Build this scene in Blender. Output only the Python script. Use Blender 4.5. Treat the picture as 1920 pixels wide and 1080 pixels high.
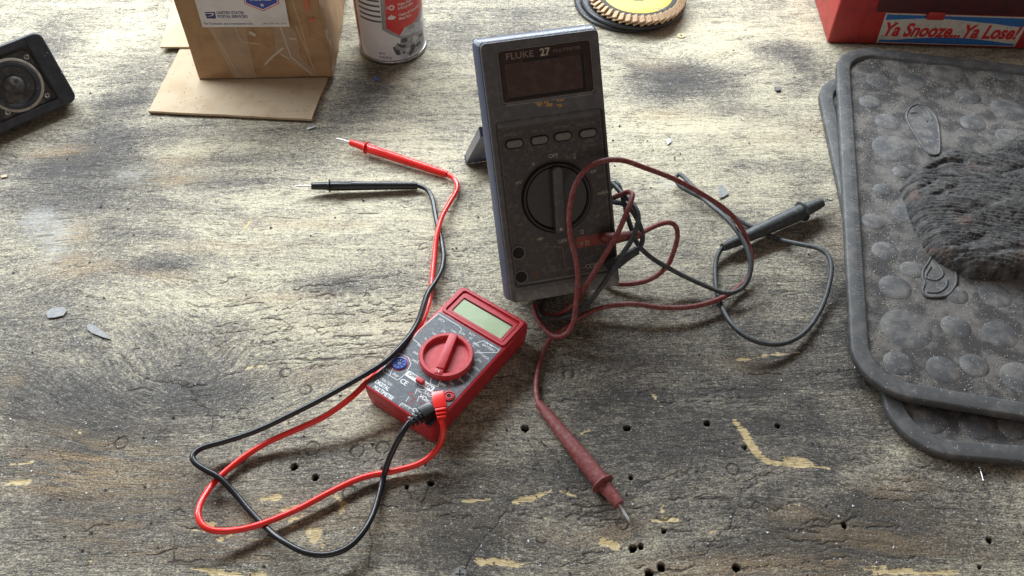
import bpy, bmesh, math, random
import numpy as np
from mathutils import Matrix, Vector, Quaternion

# ------------------------------------------------------------------ scene, camera, light
for o in list(bpy.data.objects):
    bpy.data.objects.remove(o)
SC = bpy.context.scene
COL = SC.collection
S = 0.01                                   # everything below is written in centimetres
R = math.radians
random.seed(4)
RNG = np.random.default_rng(11)

CAM_H, CAM_Y, PITCH, FPX = 59.2, -50.0, R(49.5), 1650.0
cam = bpy.data.cameras.new('camera')
cam.sensor_width = 36.0
cam.lens = FPX / 1920 * 36
cam.clip_start, cam.clip_end = 0.01, 50
camo = bpy.data.objects.new('camera', cam)
COL.objects.link(camo)
camo.location = (0, CAM_Y * S, CAM_H * S)
camo.rotation_euler = (math.pi / 2 - PITCH, 0, 0)
SC.camera = camo

W = bpy.data.worlds.new('World')
SC.world = W
W.use_nodes = True
W.node_tree.nodes['Background'].inputs[0].default_value = (1.0, 0.86, 0.78, 1)
W.node_tree.nodes['Background'].inputs[1].default_value = 0.19

# the long row of shop windows behind the bench
win = bpy.data.lights.new('window_light', 'AREA')
win.shape = 'RECTANGLE'
win.size, win.size_y = 2.3, 0.20
win.energy = 58
win.color = (0.86, 0.935, 1.0)
wino = bpy.data.objects.new('window_light', win)
COL.objects.link(wino)
wino.location = (-0.36, 0.88, 0.74)
wino.rotation_euler = (Vector((0.0, 0.05, 0)) - Vector(wino.location)).to_track_quat('-Z', 'Y').to_euler()

# daylight thrown back by the room behind the camera
room = bpy.data.lights.new('room_bounce', 'AREA')
room.shape = 'RECTANGLE'
room.size, room.size_y = 2.4, 0.9
room.energy = 7
room.color = (1.0, 0.90, 0.82)
roomo = bpy.data.objects.new('room_bounce', room)
COL.objects.link(roomo)
roomo.location = (0.2, -2.2, 0.55)
roomo.rotation_euler = (Vector((0, 0.2, 0.05)) - Vector(roomo.location)).to_track_quat('-Z', 'Y').to_euler()

SC.view_settings.view_transform = 'Standard'
SC.view_settings.look = 'None'
SC.view_settings.exposure = 0.0
SC.view_settings.gamma = 1.0
SC.view_settings.use_curve_mapping = False

# ------------------------------------------------------------------ pixel -> place
_r = np.array([1.0, 0, 0]); _w = np.array([0, math.cos(PITCH), -math.sin(PITCH)]); _u = np.cross(_r, _w)
EYE = np.array([0, CAM_Y, CAM_H])
def ray(px, py):
    return _w * FPX + _r * (px - 960) + _u * (540 - py)
def at(px, py, z=0.0):
    d = ray(px, py)
    return EYE + d * ((z - CAM_H) / d[2])
def at2(px, py, z=0.0):
    return at(px, py, z)[:2]

# ------------------------------------------------------------------ materials
def nodes_of(m):
    m.use_nodes = True
    nt = m.node_tree
    return nt, nt.nodes, nt.links, nt.nodes['Principled BSDF']

def noise(nt, vec, scale, detail=4.0, rough=0.55, dist=0.0):
    n = nt.nodes.new('ShaderNodeTexNoise')
    n.inputs['Scale'].default_value = scale
    n.inputs['Detail'].default_value = detail
    n.inputs['Roughness'].default_value = rough
    n.inputs['Distortion'].default_value = dist
    if vec is not None: nt.links.new(vec, n.inputs['Vector'])
    return n.outputs['Fac']

def math_(nt, op, a, b=0.0, c=0.0, clamp=False):
    n = nt.nodes.new('ShaderNodeMath'); n.operation = op; n.use_clamp = clamp
    for i, v in enumerate((a, b, c)):
        if isinstance(v, (int, float)): n.inputs[i].default_value = v
        else: nt.links.new(v, n.inputs[i])
    return n.outputs[0]

def step(nt, x, lo, hi):
    n = nt.nodes.new('ShaderNodeMapRange'); n.interpolation_type = 'SMOOTHSTEP'
    n.inputs['From Min'].default_value = lo; n.inputs['From Max'].default_value = hi
    nt.links.new(x, n.inputs['Value'])
    return n.outputs['Result']

def mix(nt, fac, a, b, blend='MIX'):
    n = nt.nodes.new('ShaderNodeMix'); n.data_type = 'RGBA'; n.blend_type = blend
    for s, v in ((n.inputs[0], fac), (n.inputs[6], a), (n.inputs[7], b)):
        if isinstance(v, (int, float)): s.default_value = v
        elif isinstance(v, tuple): s.default_value = v + (1,) if len(v) == 3 else v
        else: nt.links.new(v, s)
    return n.outputs[2]

def objco(nt):
    return nt.nodes.new('ShaderNodeTexCoord').outputs['Object']

def scaled(nt, vec, sx, sy, sz):
    n = nt.nodes.new('ShaderNodeMapping'); n.inputs['Scale'].default_value = (sx, sy, sz)
    nt.links.new(vec, n.inputs['Vector'])
    return n.outputs['Vector']

def bump(nt, h, dist, strength=1.0):
    n = nt.nodes.new('ShaderNodeBump'); n.inputs['Distance'].default_value = dist; n.inputs['Strength'].default_value = strength
    nt.links.new(h, n.inputs['Height'])
    return n.outputs['Normal']

def M(name, col, rough=0.5, var=None, vscale=1.0, vlo=0.45, vhi=0.65, grit=0.0, gscale=12.0, speck=0.0,
      metal=0.0, spec=0.5, speckcol=(0.7, 0.7, 0.68), speckscale=5.0, aniso=None, trans=0.0, alpha=1.0):
    """base colour, a second colour in patches (dust, wear), fine relief and pale specks of dust"""
    m = bpy.data.materials.new(name)
    nt, N, L, B = nodes_of(m)
    co = objco(nt)
    if aniso: co2 = scaled(nt, co, *aniso)
    else: co2 = co
    c = col
    if var:
        f = noise(nt, co2, vscale * 100, 5, 0.62)
        c = mix(nt, step(nt, f, vlo, vhi), col, var)
    fine = noise(nt, co2, 900, 2)
    d = tuple(v * 0.8 for v in col)
    c = mix(nt, math_(nt, 'MULTIPLY', fine, 0.25), c, d)
    if speck > 0:
        v = nt.nodes.new('ShaderNodeTexVoronoi'); v.inputs['Scale'].default_value = speckscale * 100
        L.new(co, v.inputs['Vector'])
        sp = nt.nodes.new('ShaderNodeSeparateColor'); L.new(v.outputs['Color'], sp.inputs[0])
        rad = math_(nt, 'MULTIPLY', step(nt, sp.outputs[0], 1 - speck, 1.0), 0.34)
        on = math_(nt, 'LESS_THAN', v.outputs['Distance'], rad)
        c = mix(nt, on, c, speckcol)
    if isinstance(c, tuple): B.inputs['Base Color'].default_value = c + (1,)
    else: L.new(c, B.inputs['Base Color'])
    B.inputs['Roughness'].default_value = rough
    B.inputs['Metallic'].default_value = metal
    B.inputs['Specular IOR Level'].default_value = spec
    B.inputs['Transmission Weight'].default_value = trans
    B.inputs['Alpha'].default_value = alpha
    if grit > 0:
        h = noise(nt, co2, gscale * 100, 4, 0.6)
        L.new(bump(nt, h, grit * S), B.inputs['Normal'])
    return m

MT = {}
def mats():
    d = MT
    d['red_case'] = M('red_case', (0.42, 0.018, 0.028), 0.42, (0.50, 0.05, 0.06), 0.9, 0.5, 0.8, 0.006, 30)
    d['red_dial'] = M('red_dial', (0.50, 0.035, 0.045), 0.5, (0.58, 0.12, 0.12), 2.0, 0.5, 0.75, 0.006, 30)
    d['face_grey'] = M('face_grey', (0.072, 0.082, 0.092), 0.5, (0.17, 0.185, 0.20), 6.0, 0.46, 0.70, 0.004, 40, speck=0.10, speckscale=10, speckcol=(0.30, 0.32, 0.34))
    d['lcd'] = M('lcd', (0.34, 0.43, 0.25), 0.32, (0.40, 0.48, 0.31), 0.7)
    d['print_white'] = M('print_white', (0.80, 0.81, 0.81), 0.6, (0.6, 0.62, 0.63), 6, 0.55, 0.75)
    d['print_red'] = M('print_red', (0.45, 0.05, 0.04), 0.6)
    d['blue_socket'] = M('blue_socket', (0.03, 0.10, 0.42), 0.4)
    d['hole'] = M('hole', (0.006, 0.006, 0.006), 0.8)
    d['red_pvc'] = M('red_pvc', (0.78, 0.022, 0.016), 0.28, (0.80, 0.04, 0.03), 0.6, 0.5, 0.8)
    d['black_pvc'] = M('black_pvc', (0.006, 0.007, 0.009), 0.34, (0.012, 0.014, 0.017), 1.5, 0.5, 0.7)
    d['old_red'] = M('old_red', (0.19, 0.032, 0.030), 0.6, (0.26, 0.125, 0.115), 3.0, 0.42, 0.75, 0.006, 25)
    d['old_black'] = M('old_black', (0.036, 0.041, 0.043), 0.55, (0.085, 0.094, 0.095), 2.5, 0.45, 0.72, 0.004, 25)
    d['steel'] = M('steel', (0.82, 0.82, 0.84), 0.3, (0.62, 0.62, 0.62), 5, metal=0.5)
    d['fluke'] = M('dark_grey_case', (0.070, 0.068, 0.070), 0.46, (0.115, 0.108, 0.105), 1.6, 0.44, 0.7, 0.03, 14)
    d['fluke_side_sky'] = M('sky_tinted_flank', (0.075, 0.09, 0.14), 0.34, (0.085, 0.08, 0.10), 0.7, 0.42, 0.7, 0.012, 14)  # blue sky reflection painted into the dark grey flank colour
    d['fluke_lit_edge'] = M('painted_lit_ledge', (0.14, 0.138, 0.128), 0.6, (0.23, 0.222, 0.205), 2.0, 0.42, 0.7, 0.01, 20)  # paler than the case: light on the lower edges painted in
    d['fluke_panel'] = M('grimy_panel', (0.040, 0.033, 0.029), 0.52, (0.10, 0.086, 0.075), 2.6, 0.46, 0.74, 0.015, 22)
    d['fluke_knob'] = M('knob_black', (0.016, 0.013, 0.012), 0.42, (0.03, 0.025, 0.023), 2.5, 0.5, 0.75)
    d['fluke_button'] = M('button_grey', (0.13, 0.118, 0.108), 0.55, (0.19, 0.175, 0.162), 8)
    d['fluke_window'] = M('tinted_window', (0.036, 0.020, 0.016), 0.22, (0.06, 0.038, 0.031), 1.0, 0.46, 0.75, spec=0.3)
    d['fluke_lcd'] = M('blank_display', (0.058, 0.031, 0.024), 0.3, (0.085, 0.052, 0.042), 1.2, spec=0.3)
    d['fluke_print'] = M('faded_print', (0.46, 0.40, 0.32), 0.6, (0.26, 0.22, 0.18), 5, 0.5, 0.7)
    d['fluke_print_dim'] = M('worn_print', (0.20, 0.155, 0.12), 0.6, (0.10, 0.082, 0.07), 6, 0.45, 0.65)
    d['fluke_red'] = M('faded_red_print', (0.26, 0.042, 0.025), 0.6, (0.10, 0.045, 0.038), 2, 0.45, 0.7)
    d['rust'] = M('adhesive_stain', (0.42, 0.25, 0.09), 0.8, (0.2, 0.13, 0.07), 6)
    d['card'] = M('kraft_card', (0.36, 0.225, 0.115), 0.75, (0.27, 0.155, 0.075), 0.5, 0.42, 0.7, 0.006, 10)
    d['card_edge'] = M('worn_card_edge', (0.50, 0.40, 0.26), 0.85, (0.34, 0.24, 0.14), 1.5, 0.42, 0.62, 0.01, 10)
    d['card_sheet'] = M('kraft_sheet', (0.50, 0.395, 0.27), 0.85, (0.43, 0.32, 0.20), 0.35, 0.42, 0.7, 0.006, 10, speck=0.12, speckcol=(0.2, 0.15, 0.1), speckscale=4)
    d['card_cut'] = M('card_cut_edge', (0.17, 0.11, 0.06), 0.9, (0.09, 0.06, 0.035), 6)
    d['tape'] = M('clear_tape', (0.62, 0.54, 0.44), 0.22, alpha=0.12)
    d['tape_white'] = M('tape_crease', (0.75, 0.70, 0.62), 0.3, alpha=0.5)
    d['label_white'] = M('label_white', (0.66, 0.65, 0.64), 0.5, (0.57, 0.555, 0.54), 0.5, 0.4, 0.7)
    d['navy'] = M('navy_print', (0.030, 0.034, 0.16), 0.5)
    d['royal'] = M('royal_print', (0.030, 0.060, 0.33), 0.45)
    d['marker_red'] = M('marker_red', (0.55, 0.12, 0.06), 0.7, (0.4, 0.2, 0.1), 3)
    d['label_red'] = M('label_red', (0.60, 0.05, 0.05), 0.4)
    d['can_white'] = M('can_white', (0.70, 0.69, 0.70), 0.24, (0.63, 0.62, 0.63), 0.4, 0.4, 0.7)
    d['can_red'] = M('can_red', (0.55, 0.03, 0.03), 0.25)
    d['can_darkred'] = M('can_dark_red', (0.33, 0.02, 0.02), 0.25)
    d['can_grey'] = M('can_grey', (0.26, 0.26, 0.27), 0.25, (0.34, 0.34, 0.35), 2)
    d['ink_dark'] = M('ink_dark', (0.05, 0.05, 0.055), 0.35, (0.11, 0.11, 0.12), 5)
    d['ink_mid'] = M('ink_mid', (0.24, 0.25, 0.28), 0.3, (0.38, 0.40, 0.44), 4)
    d['ink_light'] = M('ink_light', (0.48, 0.50, 0.54), 0.3, (0.34, 0.36, 0.40), 3)
    d['tin'] = M('tin_rim', (0.42, 0.42, 0.42), 0.34, (0.22, 0.21, 0.2), 2, metal=1.0)
    d['tool_red'] = M('tool_red', (0.36, 0.025, 0.022), 0.42, (0.26, 0.02, 0.02), 0.6, 0.45, 0.7, 0.006, 6, speck=0.10, speckcol=(0.05, 0.03, 0.03), speckscale=3)
    d['tool_dark'] = M('tool_dark', (0.07, 0.012, 0.014), 0.5, (0.045, 0.012, 0.014), 0.8)
    d['sticker'] = M('sticker_white', (0.55, 0.52, 0.46), 0.5, (0.36, 0.33, 0.29), 1.4, 0.5, 0.72, speck=0.25, speckcol=(0.12, 0.1, 0.1), speckscale=5)
    d['sticker_blue'] = M('sticker_blue', (0.02, 0.14, 0.42), 0.5, (0.03, 0.11, 0.28), 2)
    d['sticker_red'] = M('sticker_red', (0.50, 0.020, 0.025), 0.5)
    d['spk'] = M('speaker_plastic', (0.022, 0.025, 0.034), 0.42, (0.045, 0.049, 0.060), 0.9, 0.42, 0.7, 0.010, 20, speck=0.02, speckscale=8)
    d['spk_dust'] = M('speaker_dusty', (0.045, 0.044, 0.044), 0.6, (0.12, 0.112, 0.10), 1.5, 0.42, 0.7, 0.01, 15, spec=0.35)
    d['spk_cone'] = M('speaker_cone', (0.05, 0.05, 0.053), 0.6, (0.16, 0.15, 0.14), 1.2, 0.46, 0.7, 0.01, 18, spec=0.35)
    d['spk_ring'] = M('speaker_gasket', (0.36, 0.34, 0.29), 0.6, (0.24, 0.225, 0.20), 2)
    d['rubber'] = M('dusty_rubber', (0.058, 0.055, 0.055), 0.66, (0.175, 0.162, 0.148), 0.55, 0.38, 0.64, 0.06, 10, speck=0.22, speckscale=8, speckcol=(0.42, 0.40, 0.36), spec=0.2)
    d['fuzz'] = M('yarn_fuzz', (0.10, 0.098, 0.095), 0.95, (0.22, 0.21, 0.20), 6, spec=0.1)
    d['rubber_rim'] = M('rubber_rim', (0.066, 0.067, 0.068), 0.6, (0.125, 0.120, 0.114), 0.8, 0.42, 0.7, 0.014, 14, speck=0.08, speckscale=8, speckcol=(0.4, 0.4, 0.4), spec=0.4)
    d['rubber_disc'] = M('rubber_disc', (0.066, 0.067, 0.070), 0.6, (0.165, 0.154, 0.142), 0.7, 0.36, 0.66, 0.04, 10, speck=0.2, speckscale=8, speckcol=(0.42, 0.41, 0.39), spec=0.4)
    d['wool'] = M('grimy_knit', (0.075, 0.074, 0.077), 0.95, (0.17, 0.16, 0.15), 0.7, 0.40, 0.7, 0.09, 9, speck=0.35, speckscale=6, speckcol=(0.40, 0.37, 0.34))
    d['grit'] = M('metal_grit', (0.36, 0.31, 0.23), 0.7, (0.13, 0.115, 0.10), 5, 0.4, 0.6)
    d['fleck'] = M('white_fleck', (0.80, 0.81, 0.84), 0.35)
    d['disc_black'] = M('disc_black', (0.018, 0.019, 0.022), 0.42, (0.035, 0.035, 0.038), 2, 0.45, 0.7, 0.012, 12)
    d['disc_grit'] = M('backing_plate', (0.060, 0.058, 0.045), 0.8, (0.03, 0.03, 0.028), 5)
    d['disc_yellow'] = M('disc_yellow', (0.78, 0.55, 0.035), 0.5, (0.60, 0.42, 0.03), 3, 0.48, 0.7)
    d['flap'] = M('abrasive_flap', (0.56, 0.39, 0.235), 0.8, (0.36, 0.22, 0.12), 5, 0.42, 0.62, 0.02, 20)
    d['brass'] = M('brass', (0.62, 0.54, 0.17), 0.45, (0.50, 0.42, 0.13), 3)
    d['alu'] = M('dull_metal', (0.17, 0.175, 0.178), 0.55, (0.26, 0.25, 0.22), 4)
    d['foil'] = M('bright_foil', (0.5, 0.53, 0.57), 0.45, (0.3, 0.32, 0.35), 4)
    d['olive'] = M('dark_olive_metal', (0.12, 0.12, 0.095), 0.5, (0.06, 0.06, 0.05), 2)
    d['ply_edge'] = M('ply_edge', (0.30, 0.22, 0.12), 0.8, (0.1, 0.08, 0.05), 1, aniso=(1, 1, 12))
mats()

# ------------------------------------------------------------------ mesh helpers
def finish(me, m, smooth):
    if m is not None: me.materials.append(MT[m] if isinstance(m, str) else m)
    if smooth is not None:
        me.polygons.foreach_set('use_smooth', [True] * len(me.polygons))
        me.set_sharp_from_angle(angle=R(smooth))
    me.update()

def mk(name, verts, faces, m, parent=None, smooth=None, origin=None, rot=None):
    me = bpy.data.meshes.new(name)
    v = np.asarray(verts, float)
    me.from_pydata([tuple(q) for q in v * S], [], faces)
    finish(me, m, smooth)
    o = bpy.data.objects.new(name, me)
    COL.objects.link(o)
    if parent is not None: o.parent = parent
    if origin is not None: o.location = Vector(origin) * S
    if rot is not None: o.rotation_euler = rot
    return o

def link_mesh(name, me, parent=None, loc=(0, 0, 0), rot=(0, 0, 0)):
    o = bpy.data.objects.new(name, me); COL.objects.link(o)
    if parent is not None: o.parent = parent
    o.location = Vector(loc) * S; o.rotation_euler = rot
    return o

def tag(o, label=None, cat=None, group=None, kind=None):
    if label: o['label'] = label
    if cat: o['category'] = cat
    if group: o['group'] = group
    if kind: o['kind'] = kind
    return o

def thing(name, label, cat, loc, matrix=None, rotz=0.0, group=None):
    o = bpy.data.objects.new(name, None); COL.objects.link(o)
    o.empty_display_size = 0.01
    o.location = Vector(loc) * S
    if matrix is not None: o.rotation_euler = matrix.to_euler()
    else: o.rotation_euler = (0, 0, rotz)
    return tag(o, label, cat, group)

def bm_out(bm):
    bm.verts.index_update()
    v = [tuple(x.co) for x in bm.verts]
    f = [[q.index for q in p.verts] for p in bm.faces]
    bm.free()
    return v, f

def rbox(x0, x1, y0, y1, z0, z1, bev=0.1, seg=2):
    bm = bmesh.new()
    bmesh.ops.create_cube(bm, size=1)
    for v in bm.verts:
        v.co = Vector(((x0 + x1) / 2 + v.co.x * (x1 - x0), (y0 + y1) / 2 + v.co.y * (y1 - y0), (z0 + z1) / 2 + v.co.z * (z1 - z0)))
    if bev > 0:
        bmesh.ops.bevel(bm, geom=list(bm.edges), offset=bev, segments=seg, profile=0.5, affect='EDGES')
    return bm_out(bm)

def lathe(prof, seg=40, closed=False):
    """profile [(r, z)] about z"""
    v, f = [], []
    n = len(prof)
    for r, z in prof:
        for k in range(seg):
            a = 2 * math.pi * k / seg
            v.append((r * math.cos(a), r * math.sin(a), z))
    for i in range(n - 1):
        for k in range(seg):
            a, b = i * seg + k, i * seg + (k + 1) % seg
            f.append((a, b, b + seg, a + seg))
    if not closed:
        if prof[0][0] > 1e-4: f.append(tuple(range(seg))[::-1])
        if prof[-1][0] > 1e-4: f.append(tuple(range((n - 1) * seg, n * seg)))
    return v, f

def frame_z(a, b):
    d = (Vector(b) - Vector(a)).normalized()
    return d.to_track_quat('Z', 'Y').to_matrix()

def xf(vf, mat3=None, off=(0, 0, 0)):
    v, f = vf
    o = Vector(off)
    if mat3 is None: return [tuple(Vector(p) + o) for p in v], f
    return [tuple(mat3 @ Vector(p) + o) for p in v], f

def join(*parts):
    V, F = [], []
    for v, f in parts:
        n = len(V)
        V += list(v); F += [tuple(i + n for i in p) for p in f]
    return V, F

def spline(pts, n=8):
    """Catmull-Rom (centripetal-ish) through 3-D points"""
    P = [np.asarray(p, float) for p in pts]
    P = [2 * P[0] - P[1]] + P + [2 * P[-1] - P[-2]]
    out = []
    for i in range(1, len(P) - 2):
        p0, p1, p2, p3 = P[i - 1:i + 3]
        for k in range(n):
            t = k / n
            out.append(0.5 * (2 * p1 + (p2 - p0) * t + (2 * p0 - 5 * p1 + 4 * p2 - p3) * t * t + (3 * p1 - p0 - 3 * p2 + p3) * t ** 3))
    out.append(P[-2])
    return np.array(out)

def relax(P, it=6):
    for _ in range(it):
        Q = P.copy(); Q[1:-1] = P[1:-1] * 0.5 + (P[:-2] + P[2:]) * 0.25; P = Q
    return P

def tube(P, r, seg=12, caps=True):
    P = np.asarray(P, float)
    n = len(P)
    T = np.gradient(P, axis=0); T /= np.linalg.norm(T, axis=1)[:, None] + 1e-12
    up = np.array([0, 0, 1.0])
    if abs(T[0] @ up) > 0.9: up = np.array([1.0, 0, 0])
    nrm = up - T[0] * (up @ T[0]); nrm /= np.linalg.norm(nrm)
    v, f = [], []
    for i in range(n):
        nrm = nrm - T[i] * (nrm @ T[i]); nrm /= np.linalg.norm(nrm)
        b = np.cross(T[i], nrm)
        rr = r[i] if hasattr(r, '__len__') else r
        for k in range(seg):
            a = 2 * math.pi * k / seg
            v.append(tuple(P[i] + (nrm * math.cos(a) + b * math.sin(a)) * rr))
    for i in range(n - 1):
        for k in range(seg):
            a, c = i * seg + k, i * seg + (k + 1) % seg
            f.append((a, c, c + seg, a + seg))
    if caps:
        f.append(tuple(range(seg))[::-1]); f.append(tuple(range((n - 1) * seg, n * seg)))
    return v, f

def loft(secs, cap0=True, cap1=True):
    n = len(secs[0]); v = [tuple(p) for s in secs for p in s]; f = []
    for i in range(len(secs) - 1):
        for k in range(n):
            a, b = i * n + k, i * n + (k + 1) % n
            f.append((a, b, b + n, a + n))
    if cap0: f.append(tuple(range(n))[::-1])
    if cap1: f.append(tuple(range((len(secs) - 1) * n, len(secs) * n)))
    return v, f

def rrect(x0, x1, y0, y1, r, n=6):
    out = []
    rs = r if hasattr(r, '__len__') else (r,) * 4          # BL, BR, TR, TL
    for (cx, cy, a0), rr in zip(((x0, y0, 180), (x1, y0, 270), (x1, y1, 0), (x0, y1, 90)), rs):
        sx = cx + (rr if cx == x0 else -rr); sy = cy + (rr if cy == y0 else -rr)
        for k in range(n + 1):
            a = R(a0 + 90 * k / n)
            out.append((sx + rr * math.cos(a), sy + rr * math.sin(a)))
    return out

def plate(outline, z0, z1, holes=(), bev=0.0, seg=2):
    """flat 2-D shape (with holes) given thickness; verts in cm"""
    cu = bpy.data.curves.new('tmp', 'CURVE'); cu.dimensions = '2D'; cu.fill_mode = 'BOTH'
    for poly in [outline] + list(holes):
        sp = cu.splines.new('POLY'); sp.points.add(len(poly) - 1); sp.use_cyclic_u = True
        for q, p in zip(sp.points, poly): q.co = (p[0], p[1], 0, 1)
    h = (z1 - z0) / 2
    cu.extrude = max(h - bev, 0); cu.bevel_depth = bev; cu.bevel_resolution = seg
    cu.offset = -bev
    return curve_vf(cu, (z0 + z1) / 2)

def curve_vf(cu, zoff=0.0):
    o = bpy.data.objects.new('tmp', cu)
    me = o.to_mesh()
    v = [(p.co.x, p.co.y, p.co.z + zoff) for p in me.vertices]
    f = [tuple(p.vertices) for p in me.polygons]
    o.to_mesh_clear()
    bpy.data.objects.remove(o); bpy.data.curves.remove(cu)
    return v, f

def text_vf(s, size, thick=0.012, bold=0.0, shear=0.0, align='CENTER', sx=1.0, spacing=1.0, line=1.0, fit=None):
    cu = bpy.data.curves.new('tmp', 'FONT'); cu.body = s; cu.size = size; cu.align_x = align; cu.align_y = 'CENTER'
    cu.extrude = thick / 2; cu.offset = bold; cu.shear = shear; cu.resolution_u = 3
    cu.space_character = spacing; cu.space_line = line
    v, f = curve_vf(cu, thick / 2)
    if fit:
        xs_ = [p[0] for p in v]; sx = fit / (max(xs_) - min(xs_))
    return [(x * sx, y, z) for x, y, z in v], f

def rot2(vf, ang, off):
    c, s = math.cos(ang), math.sin(ang)
    return [(x * c - y * s + off[0], x * s + y * c + off[1], z + off[2]) for x, y, z in vf[0]], vf[1]

def letters(s, size, x, y, z, m, parent, ang=0.0, name='lettering', **k):
    vf = text_vf(s, size, **k)
    return mk(name, *rot2(vf, ang, (x, y, z)), m, parent)

def line_vf(pts, w, z0, z1, closed=False):
    """printed line: a thin strip following 2-D points"""
    P = [np.array(p, float) for p in pts]
    if closed: P.append(P[0])
    parts = []
    for a, b in zip(P[:-1], P[1:]):
        d = b - a; L = np.linalg.norm(d)
        if L < 1e-6: continue
        d /= L; nn = np.array([-d[1], d[0]]) * w / 2; a2 = a - d * w * 0.3; b2 = b + d * w * 0.3
        q = [a2 - nn, b2 - nn, b2 + nn, a2 + nn]
        v = [(p[0], p[1], z0) for p in q] + [(p[0], p[1], z1) for p in q]
        parts.append((v, [(4, 5, 6, 7), (0, 1, 5, 4), (1, 2, 6, 5), (2, 3, 7, 6), (3, 0, 4, 7)]))
    return join(*parts)

# ------------------------------------------------------------------ numpy noise
_tab = RNG.random((256, 256))
def vnoise(x, y):
    xi = np.floor(x).astype(int); yi = np.floor(y).astype(int)
    fx = x - xi; fy = y - yi
    fx = fx * fx * (3 - 2 * fx); fy = fy * fy * (3 - 2 * fy)
    a = _tab[xi & 255, yi & 255]; b = _tab[(xi + 1) & 255, yi & 255]
    c = _tab[xi & 255, (yi + 1) & 255]; d = _tab[(xi + 1) & 255, (yi + 1) & 255]
    return (a * (1 - fx) + b * fx) * (1 - fy) + (c * (1 - fx) + d * fx) * fy
def fbm(x, y, o=4):
    s = 0; a = 0.5; t = 0
    for k in range(o):
        s = s + a * vnoise(x + 17.3 * k, y + 9.1 * k); t += a; a *= 0.5; x = x * 2.03; y = y * 2.03
    return s / t

# ------------------------------------------------------------------ the bench top
HOLES = [(985,803,.34),(1176,802,.34),(1326,793,.32),(1459,798,.26),(1397,838,.28),(552,876,.33),(590,895,.32),(808,905,.34),(762,912,.26),
         (717,878,.20),(1187,1028,.36),(1202,1024,.34),(1218,1074,.38),(1240,1063,.34),(1381,1064,.36),(1245,995,.24),(1584,985,.30),
         (1856,1013,.32),(1183,895,.24),(1838,1063,.2),(1165,1028,.12),(1574,693,.14),(1396,700,.10),(395,240,.1)]
RINGS = [(455,775,.5),(585,840,.55),(670,845,.5),(718,838,.5),(655,923,.5),(1375,879,.45),(535,698,.42),(573,730,.45),(1067,700,.42),(227,830,.5),(1168,983,.4),(1274,297,.45)]
SCRAPES = [  # bare wood: polylines with half widths (pixels)
    [(1379,790,7),(1388,800,8),(1396,812,9)], [(1394,808,9),(1402,822,10)], [(1407,832,9),(1418,845,10),(1428,858,8),(1450,866,8),(1500,869,9),(1555,878,3)],
    [(1468,860,4),(1500,860,8),(1530,868,3)], [(1224,975,5),(1268,974,6)], [(962,940,3),(995,932,8),(1033,920,3)], [(897,1052,7),(940,1053,9),(978,1058,4)],
    [(1130,1015,9),(1150,1022,11)], [(578,995,10),(590,1000,15),(588,1012,9)], [(492,935,6),(522,930,8)], [(533,955,6),(575,948,6)], [(543,975,4),(568,966,3)],
    [(545,990,3),(556,982,3)], [(360,1063,3),(400,1072,8),(450,1076,5)], [(470,1078,6),(500,1076,3)], [(395,985,9),(375,978,4)], [(352,990,4),(382,995,3)],
    [(410,1010,5),(430,1005,4)], [(10,905,4),(50,902,7)], [(1385,673,5),(1420,668,3),(1498,660,2)], [(1050,918,3),(1080,930,5)], [(866,940,2),(918,934,4)],
    [(1090,812,3),(1105,806,3)], [(630,930,4),(645,945,5),(635,965,4)], [(165,1060,3),(172,1045,3)], [(150,810,3),(140,805,2)], [(1640,1072,7),(1700,1070,7),(1745,1076,3)],
    [(1740,1075,6),(1795,1072,4)], [(458,425,5),(468,415,4),(472,408,2)], [(617,385,2),(612,405,3),(605,430,2)], [(600,440,2),(594,460,2)], [(1620,1066,3),(1660,1064,5)],
    [(1245,975,3),(1240,950,2)], [(1243,935,2),(1243,958,2)], [(1210,720,2),(1240,760,3)], [(600,1010,2),(606,1030,2)],
    [(1480,945,3),(1500,945,3)], [(1330,1000,2),(1355,985,3)], [(20,870,3),(60,866,2)], [(455,690,3),(490,684,2)]]
CRACKS = [[(905,1010),(945,965),(965,955)],[(900,1015),(880,1050),(870,1075)],[(1310,1045),(1370,985),(1380,955)],[(1184,912),(1290,885)],[(470,641),(540,635),(550,637)],
    [(500,615),(600,608),(640,612)],[(600,872),(660,866),(720,858)],[(115,860),(135,880),(155,893)],[(108,856),(118,860)],[(260,700),(300,712),(355,728),(370,740)],
    [(355,745),(375,760),(395,778)],[(218,660),(250,690)],[(690,565),(740,575),(780,570)],[(300,238),(360,236)],[(450,648),(520,640),(560,636)],[(990,820),(1022,885)],
    [(1385,1068),(1470,1062),(1550,1058)],[(1290,880),(1335,877)],[(1380,905),(1420,890),(1455,886)],[(1390,920),(1440,895)],[(1700,1050),(1720,1045)],
    [(750,905),(775,935),(790,945)],[(790,945),(800,925),(805,905)],[(710,595),(735,585),(755,582)],[(1100,405),(1120,402)],[(690,980),(700,1010),(690,1060)],
    [(0,860),(50,850)],[(400,780),(398,800)],[(325,1000),(328,1060)],[(845,470),(900,465)],[(560,560),(640,552)],[(180,620),(200,640)],[(1180,285),(1260,280)],
    [(700,520),(760,512)],[(480,580),(560,574)],[(1195,735),(1260,730)],[(1300,740),(1400,748)],[(1520,700),(1600,690)],[(870,700),(905,690)],[(580,690),(640,680)]]
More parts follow.
